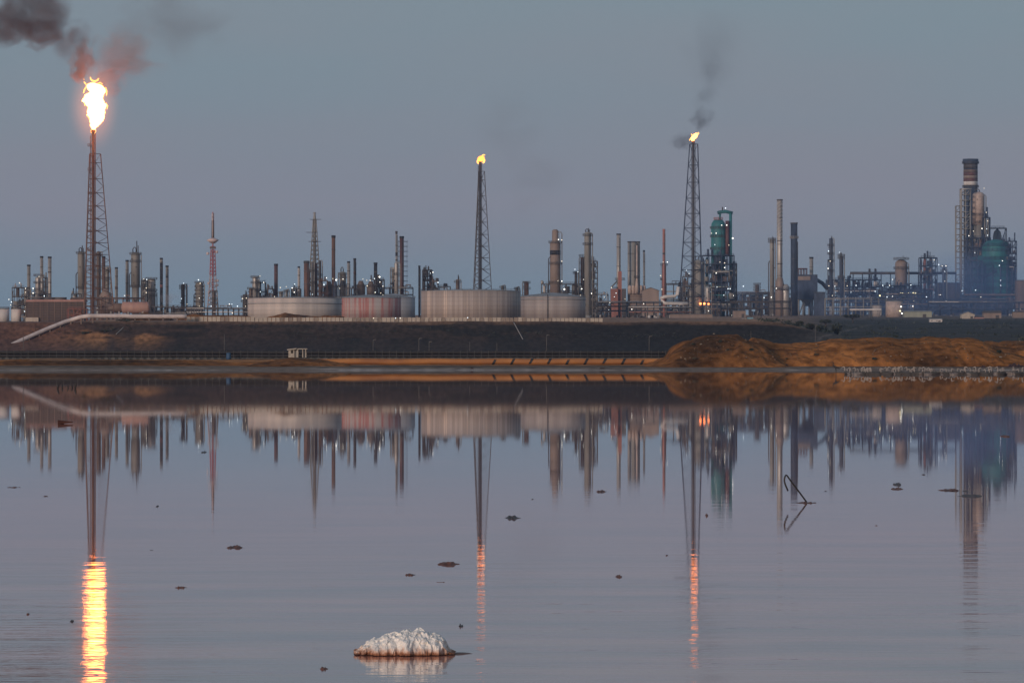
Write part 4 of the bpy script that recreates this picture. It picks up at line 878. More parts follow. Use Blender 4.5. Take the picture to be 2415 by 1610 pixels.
# ---- small buildings on the low ground
shed('long_shed', 'long pale green shed beyond the small pale tank', 2130, 2196, 735, 732, 748, 4350, 'green', depth=14, cat='shed', roofm='grey')
shed('gabled_shed', 'small cream gabled shed on open posts by the dark slope', 2266, 2297, 742, 736, 757, 4100, 'plaster', depth=12, cat='shed', gable_front=True, roofm='grey')
shed('lean_to_shed', 'tan lean to shed with a bright lamp at its corner', 2318, 2360, 738, 732, 752, 4200, 'tan', depth=12, cat='shed')
shed('low_shed', 'small reddish low shed beside the cream gabled shed', 2298, 2320, 748, 746, 758, 4050, 'pinkroof', depth=8, cat='shed', door=False)
shed('flat_shed', 'long tan flat shed at the picture edge', 2388, 2440, 736, 734, 748, 4250, 'tan', depth=12, cat='shed', door=False)
shed('white_cottage', 'whitewashed cottage with dark openings alone on the low ground', 2192, 2221, 753, 751.5, 761, 3500, 'white', depth=8, cat='cottage', windows=2, roofm='white')
shed('blue_hut', 'small light blue hut on the dirt beside the scrub', 1762, 1776, 749, 748, 757, 3000, mat("light_blue_paint", (.16, .36, .46), (.13, .30, .38)), depth=6, cat='hut', door=False, roofm='grey')
shed('white_hut', 'small off white hut touching the light blue hut', 1750, 1760, 751, 750, 757, 3005, 'white', depth=5, cat='hut', door=False, roofm='grey')
shed('tan_block_house', 'tan block house on the dirt bank in front of the pink pipe rack', 1728, 1758, 733, 731, 746, 3650, 'tan', depth=10, cat='building')
shed('long_wall_building', 'long low tan building below the third flare tower', 1580, 1680, 741, 740, 750, 3560, 'tan', depth=8, cat='building', door=False, roofm='tan')

# ---- flare towers
def flare(label, xc, D, ytip, ytop, yb, rt, rb, pipe, nlev, legs, rot, m, pm, ct=None, cb=None, legw=.8, brw=.42, plats=()):
    t = T('flare_tower', label, 'flare tower', xc, D, xc - rb, xc + rb, ytip, yb, 3)
    lattice(t, xc, rt, rb, ytop, yb, nlev, legw, brw, m, legs, rot, ct, cb, mid=(legs == 3))
    b = MB(); b.cyl(0, 0, 0, t.z(ytip + 5), pipe / 2 * t.s, n=14); t.part('flare_pipe', b, pm)
    r = pipe / 2 * t.s
    b = MB(); b.lathe(0, 0, [(r * .9, t.z(ytip + 6)), (r * 1.7, t.z(ytip + 5.4)), (r * 1.7, t.z(ytip + 4.4)), (r * 1.15, t.z(ytip + 4)), (r * 1.3, t.z(ytip))], 14); t.part('burner_tip', b, pm)
    b = MB(); b.tube([(r * 1.5, -r, 0), (r * 1.5, -r, t.z(ytip + 8))], .28, 5); b.tube([(-r * 1.6, -r * .4, 0), (-r * 1.6, -r * .4, t.z(ytip + 14))], .22, 5); t.part('pilot_lines', b, pm)
    for y_ in plats:
        b = MB(); z = t.z(y_); b.box(-12 * t.s, -r, -1.5, 1.5, z - .15, z + .15)
        for q in (-12, -8.5, -5): b.bar((q * t.s, -1.5, z), (q * t.s, -1.5, z + 5.5 * t.s), .2)
        b.bar((-12 * t.s, -1.5, z + 5.5 * t.s), (-r, -1.5, z + 5.5 * t.s), .2); b.bar((-12 * t.s, -1.5, z + 2.7 * t.s), (-r, -1.5, z + 2.7 * t.s), .16); t.part('platform', b, m)
    return t
f1 = flare('tallest flare tower, rusty braced lattice round a thick pipe, with the biggest flame', 219.5, 2900, 306, 363, 744, 17, 47, 7.4, 13, 3, R(6), 'rust', 'rust', ct=220, cb=222, legw=.55, brw=.2, plats=(345, 402, 458, 498, 547, 592, 637))
f2 = flare('middle flare tower, dark braced lattice rising behind the corrugated tank', 1132, 3380, 377, 404, 700, 9, 28.5, 5.2, 10, 3, R(4), 'beam', 'dark', ct=1133.5, cb=1131.5, legw=.5, brw=.24, plats=())
f3 = flare('third flare tower, blue grey square lattice beside the teal reactor', 1635, 4200, 333, 340, 730, 9.5, 28, 5.8, 11, 4, R(45), 'bluesteel', 'dark', ct=1636, cb=1629, legw=.55, brw=.24, plats=())

# ---- red and white radio mast
t = T('radio_mast', 'red and white lattice radio mast with a round antenna cluster', 'radio mast', 502, 3260, 488, 518, 500, 728, 2)
lattice(t, 502, 2.6, 2.8, 503, 562, 8, .35, .2, 'mastwhite', 3, .4, name='top_lattice'); lattice(t, 502, 4.5, 7, 581, 648, 7, .34, .19, 'redwhite', name='middle_lattice'); lattice(t, 502, 6.5, 12.5, 648, 728, 7, .36, .2, 'mastwhite', name='lower_lattice')
b = MB(); b.cyl(0, 0, 0, t.z(500), .55, .35, 8); t.part('core', b, 'redwhite')
b = MB(); b.cyl(0, 0, t.z(562), t.z(520), .9, .8, 8); t.part('dark_top_section', b, 'brown')
b = MB(); b.lathe(0, 0, [(1.3, t.z(574)), (2.6, t.z(570)), (4.0, t.z(566.5)), (2.2, t.z(563)), (1.0, t.z(561))], 14); t.part('antenna_drum', b, 'mastwhite')
b = MB(); b.box(-1.9, 1.9, -1.9, 1.9, t.z(586), t.z(582)); t.part('deck_house', b, 'brown')
for (q, y_) in ((-15, 598), (12, 594), (14, 662), (-12, 668), (13, 672), (-11, 690)):
    b = MB(); c = t.x(502 + q * .8); b.cyl(c, -1, t.z(y_ + 3), t.z(y_ - 3), .8, n=10); b.bar((c, -1, t.z(y_)), (0, 0, t.z(y_)), .3); t.part('dish_antenna', b, 'mastwhite')

# ---- flames: lumpy closed bodies that give off light, with an added halo glow around them
def flame_mat(name, c, s):
    m = emit(name, c, s, True); return m
FLAME = flame_mat("flame_glow", (1, .22, .045), 27.0); TONGUE = flame_mat("burning_gas_tongue", (1, .42, .09), 3.2)
def halo_mat(name, c, s, dens=.06, p=1.6):
    m = bpy.data.materials.new(name); m.use_nodes = True; n = m.node_tree; n.nodes.clear()
    o = n.nodes.new("ShaderNodeOutputMaterial"); e = n.nodes.new("ShaderNodeEmission"); e.inputs[0].default_value = (*c, 1)
    g = n.nodes.new("ShaderNodeTexCoord"); l = n.nodes.new("ShaderNodeVectorMath"); l.operation = 'LENGTH'; n.links.new(g.outputs['Object'], l.inputs[0])
    a = n.nodes.new("ShaderNodeMath"); a.operation = 'SUBTRACT'; a.inputs[0].default_value = 1; n.links.new(l.outputs['Value'], a.inputs[1]); a.use_clamp = True
    q = n.nodes.new("ShaderNodeMath"); q.operation = 'POWER'; q.inputs[1].default_value = p; n.links.new(a.outputs[0], q.inputs[0])
    k = n.nodes.new("ShaderNodeMath"); k.operation = 'MULTIPLY'; k.inputs[1].default_value = s; n.links.new(q.outputs[0], k.inputs[0]); n.links.new(k.outputs[0], e.inputs[1])
    n.links.new(e.outputs[0], o.inputs['Volume']); m.cycles.emission_sampling = 'NONE'; m.cycles.homogeneous_volume = False; return m
def ball(name, m, parent, loc, rad, n=24):
    b = MB(); b.lathe(0, 0, [(max(.02, math.sin(math.pi * k / 14)), -math.cos(math.pi * k / 14)) for k in range(15)], n)
    o = b.build(name, m, parent); o.location = loc; o.scale = rad; return o
def flame(label, outline, D, xc, m=FLAME, tongues=(), seed=1):
    s = S(D); yb = outline[-1][0]; o = bpy.data.objects.new('flame', None); COL.objects.link(o); o.location = (X(xc, D), D, Z(yb, D)); tag(o, label, 'flame')
    vs = []; fs = []; n = 26; y0, y1 = outline[0][0], outline[-1][0]; N = max(16, int((y1 - y0) / 1.6)); la = [(q[0], q[1]) for q in outline]; ra = [(q[0], q[2]) for q in outline]
    for j in range(N + 1):
        y = y0 + (y1 - y0) * j / N; l, r = lerp_tab(la, y), lerp_tab(ra, y); c, h = (l + r) / 2, max(.15, (r - l) / 2)
        for k in range(n):
            a = 2 * math.pi * k / n; rr = h * (1 + .16 * noise.noise((math.cos(a) * 1.6 + seed, math.sin(a) * 1.6, y * .13)) + .16 * noise.noise((math.cos(a) * 3 + seed, math.sin(a) * 3, y * .34)))
            vs.append(((c - xc + rr * math.cos(a)) * s, rr * .9 * math.sin(a) * s, (yb - y + .9 * noise.noise((a, y * .2, seed))) * s))
    for j in range(N):
        for k in range(n): a, b = j * n + k, j * n + (k + 1) % n; fs.append((a, a + n, b + n, b))
    fs += [tuple(range(n)), tuple(N * n + k for k in reversed(range(n)))]
    b = MB(); b.add(vs, fs, True); b.build('fire_body', m, o)
    for pts, rad in tongues:
        b = MB(); b.tube([((x - xc) * s, 0, (yb - y) * s) for (x, y) in pts], [rad * s * (.35 + .65 * math.sin(math.pi * (i + .5) / len(pts))) for i in range(len(pts))], 8); b.build('fire_tongue', TONGUE, o)
    return o
fl1 = flame('largest flame, white hot and ragged, on the tallest flare tower', [(196, 214, 222), (199, 207, 233), (203, 205, 240), (208, 205, 245), (214, 211, 248), (219, 212, 248), (223, 203, 245), (230, 199, 243), (238, 196, 243), (243, 198, 247), (249, 202, 251), (254, 208, 249), (259, 209, 246), (265, 205, 247), (271, 206, 246), (277, 211, 244), (284, 213, 243), (291, 213, 238), (297, 213, 232), (301, 216, 226), (306, 217.5, 224.5)], 2900, 221,
    tongues=[([(213, 182), (214, 187), (218, 191), (224, 192), (230, 190), (233, 185)], 1.9), ([(198, 193), (201, 197), (204, 201)], 1.4), ([(197, 187), (199, 188)], .8), ([(204, 204), (199, 212), (197, 220)], 1.6), ([(249, 206), (252, 216), (251, 226)], 1.3), ([(203, 232), (199, 240), (200, 250)], 1.2), ([(250, 243), (254, 250), (252, 258)], 1.1), ([(212, 286), (209, 277), (205, 272)], 1.1), ([(243, 280), (246, 270), (249, 264)], 1.1), ([(226, 199), (236, 195), (242, 199)], 1.2), ([(216, 303), (214, 311), (217, 316)], .9), ([(225, 303), (226, 310), (223, 316)], .9)])
ball('flame_glow', halo_mat("flame_halo", (1, .30, .10), .075, p=1.9), fl1, (0, 0, 56 * S(2900)), (17, 14, 30))  # added glowing ball that stands in for the bloom round the flame
fl2 = flame('small round flame like a lantern on the middle flare tower', [(367, 1137, 1140), (369, 1131, 1141), (371, 1128, 1142), (374, 1127, 1143), (377, 1125.5, 1142), (380, 1127, 1138), (383, 1130, 1134), (386, 1131, 1133)], 3380, 1134, flame_mat("burning_gas_yellow", (1, .23, .04), 5), seed=4, tongues=[([(1128, 376), (1126.5, 380), (1127, 384), (1129, 386)], 2.4), ([(1141, 374), (1142.5, 378), (1141.5, 382), (1139, 385)], 2.2), ([(1136, 368), (1140, 365), (1144, 366)], 1.2)])
ball('flame_glow', halo_mat("flame_halo_small", (1, .30, .08), .09, p=1.8), fl2, (0, 0, 9 * S(3380)), (3.8, 3.5, 4))
fl3 = flame('small slanting flame on the third flare tower', [(314, 1641, 1645), (317, 1637, 1646), (321, 1632, 1645), (325, 1629, 1642), (328, 1629, 1638), (332, 1631, 1637), (334, 1632, 1636)], 4200, 1636, flame_mat("burning_gas_white", (1, .25, .055), 11), seed=6, tongues=[([(1636, 322), (1632, 319), (1630, 316)], 1.2), ([(1644, 318), (1648, 315), (1647, 312)], 1.3), ([(1630, 327), (1627, 329), (1626, 332)], 1.2)])
ball('flame_glow', halo_mat("flame_halo_far", (1, .26, .07), .06, p=1.8), fl3, (.3, 0, 11 * S(4200)), (4.5, 4, 5.4))

# ---- smoke
def smoke_mat(name, c, dens, scale=1.6, lo=.42, hi=.72, seed=0.0, aniso=.1):
    m = bpy.data.materials.new(name); m.use_nodes = True; n = m.node_tree; n.nodes.clear()
    o = n.nodes.new("ShaderNodeOutputMaterial"); v = n.nodes.new("ShaderNodeVolumePrincipled"); v.inputs['Color'].default_value = (*c, 1); v.inputs['Anisotropy'].default_value = aniso
    g = n.nodes.new("ShaderNodeTexCoord"); l = n.nodes.new("ShaderNodeVectorMath"); l.operation = 'LENGTH'; n.links.new(g.outputs['Object'], l.inputs[0])
    a = n.nodes.new("ShaderNodeMapRange"); a.inputs[1].default_value = 1; a.inputs[2].default_value = .15; a.inputs[3].default_value = 0; a.inputs[4].default_value = 1; a.interpolation_type = 'SMOOTHSTEP'; n.links.new(l.outputs['Value'], a.inputs[0])
    mpn = n.nodes.new("ShaderNodeMapping"); mpn.inputs['Location'].default_value = (seed, seed * 1.7, seed * .6); n.links.new(g.outputs['Object'], mpn.inputs[0])
    t = n.nodes.new("ShaderNodeTexNoise"); t.inputs['Scale'].default_value = scale; t.inputs['Detail'].default_value = 5; t.inputs['Distortion'].default_value = 1.2; n.links.new(mpn.outputs[0], t.inputs[0])
    r = n.nodes.new("ShaderNodeMapRange"); r.inputs[1].default_value = lo; r.inputs[2].default_value = hi; n.links.new(t.outputs[0], r.inputs[0])
    e1 = n.nodes.new("ShaderNodeMath"); e1.operation = 'MULTIPLY_ADD'; e1.inputs[1].default_value = 2.6; e1.inputs[2].default_value = -1.72; n.links.new(t.outputs[0], e1.inputs[0])
    k = n.nodes.new("ShaderNodeMath"); k.operation = 'ADD'; k.use_clamp = True; n.links.new(a.outputs[0], k.inputs[0]); n.links.new(e1.outputs[0], k.inputs[1])
    k2 = n.nodes.new("ShaderNodeMath"); k2.operation = 'MULTIPLY'; k2.inputs[1].default_value = dens; n.links.new(k.outputs[0], k2.inputs[0])
    n.links.new(k2.outputs[0], v.inputs['Density']); n.links.new(v.outputs[0], o.inputs['Volume']); return m
def smoke(label, D, xc, yc, puffs, c, seed):
    o = bpy.data.objects.new('smoke_plume', None); COL.objects.link(o); o.location = (X(xc, D), D, Z(yc, D)); tag(o, label, 'smoke'); s = S(D)
    for i, (x, y, rx, rz, dens, dy) in enumerate(puffs):
        ball('smoke_puff', smoke_mat("smoke_%d" % (seed * 10 + i), (c if dy != 1 else (.62, .36, .24)), dens / s / 7.5, lo=.34, hi=.66, seed=seed * 3.1 + i * 1.9), o, ((x - xc) * s, dy, (yc - y) * s), (rx * s, (rx + rz) * .5 * s, rz * s), 20)  # puffs by the flame have its orange light put into their colour
    return o
smoke('dark brown smoke drifting from the largest flame', 2920, 215, 180, [(80, 25, 150, 115, .22, 0), (0, 60, 120, 95, .18, 5), (95, 80, 95, 66, .26, -3), (165, 95, 85, 75, .14, 0), (192, 132, 52, 62, .26, 1), (183, 166, 34, 46, .42, 1), (258, 188, 60, 70, .13, 1), (295, 125, 130, 110, .085, 1), (400, 50, 220, 160, .017, 5)], (.30, .21, .18), 1)
smoke('thin grey smoke wisp above the third flare flame', 4220, 1650, 310, [(1612, 333, 44, 32, .26, 0), (1655, 280, 46, 48, .2, 0), (1666, 225, 46, 60, .05, 0), (1680, 165, 60, 70, .032, 0), (1685, 130, 120, 190, .010, 0)], (.12, .11, .12), 2)
smoke('very faint brown smoke over the middle flare flame', 3390, 1180, 340, [(1190, 300, 150, 130, .008, 0), (1260, 420, 150, 120, .008, 0)], (.3, .24, .2), 3)
def steam(label, D, puffs, seed):
    o = bpy.data.objects.new('steam_plume', None); COL.objects.link(o); x, y = puffs[0][:2]; o.location = (X(x, D), D, Z(y, D)); tag(o, label, 'steam'); s = S(D)
    for i, (a, b_, rx, rz, dens) in enumerate(puffs): ball('steam_puff', smoke_mat("steam_%d" % (seed * 10 + i), (.8, .8, .85), dens / s / 20, seed=seed + i * 1.3, lo=.3), o, ((a - x) * s, 0, (y - b_) * s), (rx * s, rx * s, rz * s), 18)
steam('pale steam around the feet of the black and grey chimney pair', 3150, [(393, 706, 30, 26, .5), (412, 700, 26, 18, .3)], 7)
steam('faint steam puff over the blue boiler block', 4900, [(1922, 612, 30, 42, .16)], 9)

o = bpy.data.objects.new('smoke_haze', None); COL.objects.link(o); o.location = (X(2180, 4750), 4750, Z(700, 4750)); tag(o, 'thin blue smoke hanging over the plant from the boiler block to the picture edge', 'smoke')
for i, (px, py, rx, ry, rz, dens) in enumerate(((2250, 690, 330, 1000, 150, .85e-3), (2330, 600, 150, 700, 120, 4.5e-4), (1990, 705, 330, 900, 100, .85e-3), (1700, 690, 190, 420, 120, 6e-4))):
    q = ball('smoke_layer', smoke_mat("blue_smoke_%d" % i, (.30, .52, 1.0), dens, scale=1.1, seed=40 + i * 3.0, aniso=0), o, (0, 0, 0), (rx * S(4750), ry, rz * S(4750)), 28); q.location = (X(px, 4750) - o.location.x, 0, Z(py, 4750) - o.location.z)
# ---- beige panel wall along the crest
t = T('panel_wall', 'long beige panel wall along the top of the dark slope', 'wall', 930, 2015, 440, 1422, 747, 760, 1, zb=Z(761.5, 2015))
for i in range(98):
    px = 440 + i * 10.02; b = MB(); rnd = random.Random(i); fade = rnd.uniform(-.15, .15); x0, x1 = t.x(px + .5), t.x(px + 10.02 - (1.6 if i % 9 == 4 else .9)); yt = 748.5 - (1.6 if px < 600 else 0) + (1.5 if px > 1240 else 0) + rnd.uniform(-.4, .4)
    b.box(x0, x1, -.12, .12, 0, t.z(yt)); b.box(x0, x0 + .22, -.2, -.122, 0, t.z(yt) + .05); b.box((x0 + x1) / 2 - .1, (x0 + x1) / 2 + .1, -.18, -.122, 0, t.z(yt) - .05)
    t.part('panel', b, 'plaster' if rnd.random() > .3 else MT.setdefault('plaster2', mat("stained_plaster", (.30, .24, .19), (.2, .16, .13), scale=.9, stretch=(1, 1, .3))))

# ---- white pipeline climbing the slope
t = T('white_pipeline', 'thick white pipeline climbing the slope and lying along the crest', 'pipeline', 200, 1900, 10, 445, 742, 822, 1, zb=0)
pts = []
for i in range(30):
    px = -30 + (208 + 30) * i / 29
    D = 0
    py = lerp_tab([(-30, 822), (12, 820), (55, 800), (110, 776), (150, 760), (190, 747.5), (208, 745)], px); D = D_of(px, min(832, py + 5)) - .9; pts.append((X(px, D) - t.o.location.x, D - t.D, Z(py, D)))
for i in range(1, 22): px = 208 + (440 - 208) * i / 21; D = 1999.5 + .35 * i; pts.append((X(px, D) - t.o.location.x, D - t.D, Z(745 + (1 if px > 300 else 0), D)))
b = MB(); b.tube(pts, [.72 + .1 * min(1, i / 10) for i in range(len(pts))], 12); t.part('pipe', b, mat("white_pipe_coating", (.66, .57, .54), (.52, .44, .41), scale=.4, stretch=(1, 1, 1)))
for i in range(3, len(pts) - 1, 3):
    x, y, z = pts[i]; b = MB(); b.box(x - .3, x + .3, y - .6, y + .6, gz(x + t.o.location.x, y + t.D, False) - .5, z - .3); t.part('support', b, 'brown')
b = MB(); b.lathe(pts[1][0], pts[1][1] - 1, [(1.2, pts[1][2] - 2), (1.2, pts[1][2] + .9), (.4, pts[1][2] + 1.1)], 12); t.part('valve_pit', b, 'plaster')
# thin rods lying on the slope
for (x0, y0, x1, y1, lab) in ((274, 789, 291, 773, 'upper thin grey drain pipe lying on the dark slope'), (190, 824, 229, 809, 'lower thin grey drain pipe lying on the dark slope'), (1212, 762, 1245, 824, 'long thin pale drain pipe running straight down the dark slope')):
    (xa, ya), (xb, yb_) = ((x0, y0), (x1, y1)) if y0 > y1 else ((x1, y1), (x0, y0))
    Da, Db = D_of(xa, ya), D_of(xb, yb_)
    b = MB(); A = Vector((X(xa, Da), Da, gz(X(xa, Da), Da, False) + .5)); Bv = Vector((X(xb, Db), Db, gz(X(xb, Db), Db, False) + .6)); N_ = 12
    P_ = [A.lerp(Bv, k / N_) for k in range(N_ + 1)]; P_ = [Vector((p.x, p.y, gz(p.x, p.y) + .2)) for p in P_]
    b.tube(P_, .17, 6); tag(b.build('drain_pipe', MT['pale']), lab, 'pipe')

# ---- black twin pipeline with grey supports along the foot of the slope
t = T('black_pipeline', 'twin black pipeline on grey supports along the foot of the dark slope', 'pipeline', 770, 1110, -60, 1590, 826, 845, 1, zb=0)
g0 = Z(845.5, 1110)
for zc, r in ((Z(830.8, 1110), .36), (Z(838.9, 1110), .37)):
    b = MB(); b.tube([(t.x(-70 + i * 41.5), 0, zc + .03 * math.sin(i * 1.7)) for i in range(41)], r, 10); t.part('pipe', b, 'black')
b = MB(); b.tube([(t.x(-70 + i * 41.5), .9, Z(835, 1110) + .02 * math.sin(i)) for i in range(41)], .40, 8); t.part('rear_pipe', b, 'black')
for i in range(98):
    px = -50 + i * 16.7; b = MB(); x = t.x(px); b.box(x - .045, x + .045, -.46, -.37, g0 - .4, Z(826.2, 1110)); b.box(x - .045, x + .045, .4, .5, g0 - .4, Z(826.2, 1110)); b.box(x - .07, x + .07, -.5, .5, Z(835.2, 1110), Z(834.2, 1110)); b.box(x - .4, x + .4, -.6, .6, g0 - .5, Z(843.2, 1110)); t.part('support', b, MT.setdefault('conc', mat("concrete", (.085, .085, .08), (.05, .05, .048))))
# blue drum by the pipes
t = T('blue_drum', 'blue drum standing by the twin black pipeline', 'drum', 539, 1106, 532, 546, 831, 839, .5, zb=gz(X(539, 1106), 1106) - .1); b = MB(); b.lathe(0, 0, [(.5, 0), (.54, .5), (.5, 1.0), (.5, 1.5)], 14); t.part('body', b, mat("blue_plastic", (.03, .08, .16), (.02, .06, .12))); b = MB(); b.lathe(0, 0, [(.47, 1.5), (.2, 1.58)], 14); t.part('lid', b, 'black')
# ---- rusty orange pipeline at the shore
t = T('orange_pipeline', 'rusty orange pipeline with dark collars along the shore', 'pipeline', 1150, 978, 640, 1600, 845, 860, 1, zb=0)
rp = 7.2 * S(978); zc = Z(852.5, 978)
b = MB(); b.tube([(t.x(640 + i * 24), 0, zc + .05 * math.sin(i * .9) + (-.25 if i < 5 else 0)) for i in range(41)], rp, 16); t.part('pipe', b, mat("rusty_orange_pipe", (.40, .165, .045), (.27, .105, .032), scale=.5, stretch=(.4, 1, 1)))
for px in (1166, 1209, 1252, 1295, 1339, 1382, 1425, 1470, 1515):
    b = MB(); x = t.x(px); vs = []; n = 18
    for f in (0, 1):
        for k in range(n): a = 2 * math.pi * k / n; vs.append((x + (f - .5) * .5 + .32 * math.sin(a), (rp * 1.04) * math.cos(a), zc + (rp * 1.04) * math.sin(a)))
    b.add(vs, [(k, (k + 1) % n, n + (k + 1) % n, n + k) for k in range(n)], True); t.part('collar', b, 'black')

# ---- poles
def pole(label, px, yt, yb, D, head=True):
    t = T('lamp_post' if head else 'pole', label, 'lamp post' if head else 'pole', px, D, px - 2, px + 2, yt, yb, .3, zb=gz(X(px, D), D) - .3); zt = t.z(yt); b = MB(); b.cyl(0, 0, 0, zt, .085, .06, 8); t.part('post', b, 'beam')
    if head:
        b = MB(); b.tube([(0, 0, zt - .1), (.15, 0, zt), (.4, 0, zt + .03)], .05, 6); t.part('arm', b, 'grey'); b = MB(); b.box(.25, .6, -.12, .12, zt - .03, zt + .1); t.part('lamp_head', b, 'beam')
pole('pale lamp post just past the white hut on the shore', 880, 801, 828, 1125); pole('lamp post nearer the slope middle, first of the close pair', 988, 798, 828, 1130); pole('lamp post second of the close pair on the slope foot', 1012, 806, 828, 1130)
pole('bare pole alone before the corrugated tank slope', 1108, 806, 828, 1130, False); pole('bare pole nearest the long drain pipe on its tank side', 1172, 809, 828, 1130, False); pole('tall thin lamp post on the far side of the long drain pipe', 1289, 790, 828, 1130)
pole('lamp post with a double head near the orange mound', 1531, 793, 828, 1130); pole('pale post standing in front of the dark scrub', 1923, 767, 797, 1500); pole('pale short post behind the notch between the orange mounds', 1771, 780, 800, 1300, False); pole('dark thin mast above the blue drum', 529, 788, 830, 1130, False); pole('dark thin pole where the white pipeline starts', 55, 790, 826, 1140, False); pole('thin grey pole behind the silver trio heater', 1465, 690, 746, 3560, False)

# ---- small white hut on the shore
t = T('shore_hut', 'small ruined whitewashed hut with a flat roof on the shore bank', 'hut', 703, 992, 680, 725, 821, 844, 2, zb=Z(842.5, 992))
hx = t.x(724); W_ = MT['plaster']; wh = mat("whitewash", (.44, .40, .34), (.30, .26, .22), scale=1.6, stretch=(1, 1, .6)); zt = t.z(824)
b = MB(); b.box(t.x(681), t.x(687), -1.4, -1.2, 0, zt); b.box(t.x(687), t.x(692), -1.4, -1.2, 0, t.z(833)); b.box(t.x(692), t.x(695), -1.4, -1.2, 0, zt); b.box(t.x(701), t.x(704), -1.4, -1.2, 0, zt); b.box(t.x(687), t.x(692), -1.4, -1.2, t.z(826), zt); t.part('front_wall', b, wh)
b = MB(); b.box(t.x(681), t.x(704), 1.2, 1.4, 0, zt); b.box(t.x(681), t.x(681) + .2, -1.198, 1.198, 0, zt); t.part('rear_wall', b, wh)
b = MB(); b.box(t.x(695), t.x(701), -1.0, -.9, 0, t.z(826)); t.part('door', b, 'grey')
b = MB(); b.add([(t.x(678), -1.9, zt - .15), (t.x(700), -1.9, zt + .05), (t.x(700), 1.7, zt + .05), (t.x(678), 1.7, zt - .15), (t.x(678), -1.9, zt + .05), (t.x(700), -1.9, zt + .27), (t.x(700), 1.7, zt + .27), (t.x(678), 1.7, zt + .05)], [(0, 3, 2, 1), (4, 5, 6, 7), (0, 1, 5, 4), (1, 2, 6, 5), (2, 3, 7, 6), (3, 0, 4, 7)]); b.box(t.x(700.1), t.x(725), -1.6, 1.6, zt + .05, zt + .2); t.part('roof', b, wh)
for q in (713.5, 720.5):
    b = MB(); b.box(t.x(q), t.x(q) + .16, -1.5, -1.3, 0, zt + .04); t.part('porch_post', b, wh)
    b = MB(); b.box(t.x(q), t.x(q) + .16, 1.3, 1.5, 0, zt + .04); t.part('porch_post', b, wh)

# ---- scrub, bushes, trees
LEAF = mat("dark_scrub_leaves", (.050, .060, .042), (.022, .030, .024), scale=.6, stretch=(1, 1, 1)); DRY = mat("dry_scrub_leaves", (.11, .085, .05), (.06, .045, .03), scale=.6, stretch=(1, 1, 1)); BARK = mat("bark", (.07, .05, .04), (.04, .03, .025))
def leaves(b, cx, cy, cz, rx, rz, n, s, rnd, flat=1.0):
    for k in range(n):
        u = rnd.uniform(-1, 1); a = rnd.uniform(0, 2 * math.pi); q = rnd.random() ** .4; h = math.sqrt(1 - u * u)
        p = Vector((cx + rx * q * h * math.cos(a), cy + rx * q * h * math.sin(a), cz + rz * q * u)); d = Vector((rnd.uniform(-1, 1), rnd.uniform(-1, 1), rnd.uniform(-1, 1))).normalized(); e = d.orthogonal().normalized(); f = d.cross(e)
        l = s * rnd.uniform(.6, 1.4); b.add([p - e * l, p + f * l * .5, p + e * l, p - f * l * .5], [(0, 1, 2, 3)])
def bush(label, px, yt, D, wpx, dry=False, seed=0, group=None, name='bush'):
    rnd = random.Random(seed); x = X(px, D); z0 = gz(x, D); h = max(.5, Z(yt, D) - z0); r = wpx / 2 * S(D); o = bpy.data.objects.new(name, None); COL.objects.link(o); o.location = (x, D, z0 - .1); tag(o, label, 'bush', group)
    b = MB()
    for k in range(5): a = rnd.uniform(0, 6.3); b.tube([(0, 0, 0), (r * .4 * math.cos(a), r * .4 * math.sin(a), h * .5), (r * .7 * math.cos(a), r * .6 * math.sin(a), h * .85)], [.12, .07, .03], 5)
    b.build('stems', BARK, o); b = MB()
    for k in range(9): a = rnd.uniform(0, 6.3); q = rnd.uniform(.1, .75) * r; leaves(b, q * math.cos(a), q * math.sin(a), h * rnd.uniform(.35, .72), r * rnd.uniform(.25, .45), h * rnd.uniform(.2, .34), 46, .16 * min(r, h) + .05, rnd)
    b.build('foliage', DRY if dry else LEAF, o); return o
def tree(label, px, yt, D, wpx, seed, flat=.28):
    rnd = random.Random(seed); x = X(px, D); z0 = gz(x, D); h = Z(yt, D) - z0; r = wpx / 2 * S(D); o = bpy.data.objects.new('tree', None); COL.objects.link(o); o.location = (x, D, z0 - .2); tag(o, label, 'tree')
    b = MB(); b.tube([(0, 0, 0), (.2, 0, h * .25), (-.1, 0, h * .55)], [.45, .35, .25], 8)
    for k in range(8): a = k * .8; b.tube([(-.05, 0, h * .4), (r * .35 * math.cos(a), r * .35 * math.sin(a), h * .68), (r * .75 * math.cos(a), r * .75 * math.sin(a), h * .82)], [.2, .13, .05], 6)
    b.build('trunk', BARK, o); b = MB()
    for k in range(26): a = rnd.uniform(0, 6.3); q = math.sqrt(rnd.random()) * r * .85; leaves(b, q * math.cos(a), q * math.sin(a), h * (.82 - .16 * (q / r) ** 2 + rnd.uniform(-.06, .05)), r * rnd.uniform(.16, .28), h * rnd.uniform(.09, .15), 60, .45, rnd)
    b.build('crown', LEAF, o)
tree('flat topped dark acacia on the dirt before the tall open grey rack', 2011, 739, 3300, 46, 3)
tree('low round dark acacia beside the scrub on the crest', 1947, 752, 2600, 30, 4)
for i, (px, yt, w_, lab) in enumerate(((1823, 757, 30, 'dark bush at the crest end nearest the lattice rack'), (1856, 759, 34, 'broad dark bush on the crest beneath the boiler block'), (1886, 756, 30, 'tall dark bush on the crest by the inclined duct'), (1915, 761, 34, 'dark bush next to the pale post'), (1940, 763, 34, 'dark bush just past the pale post'), (1975, 762, 40, 'wide dark bush below the acacia'))):
    bush(lab, px, yt, 2040 + 12 * i, w_, False, 50 + i)
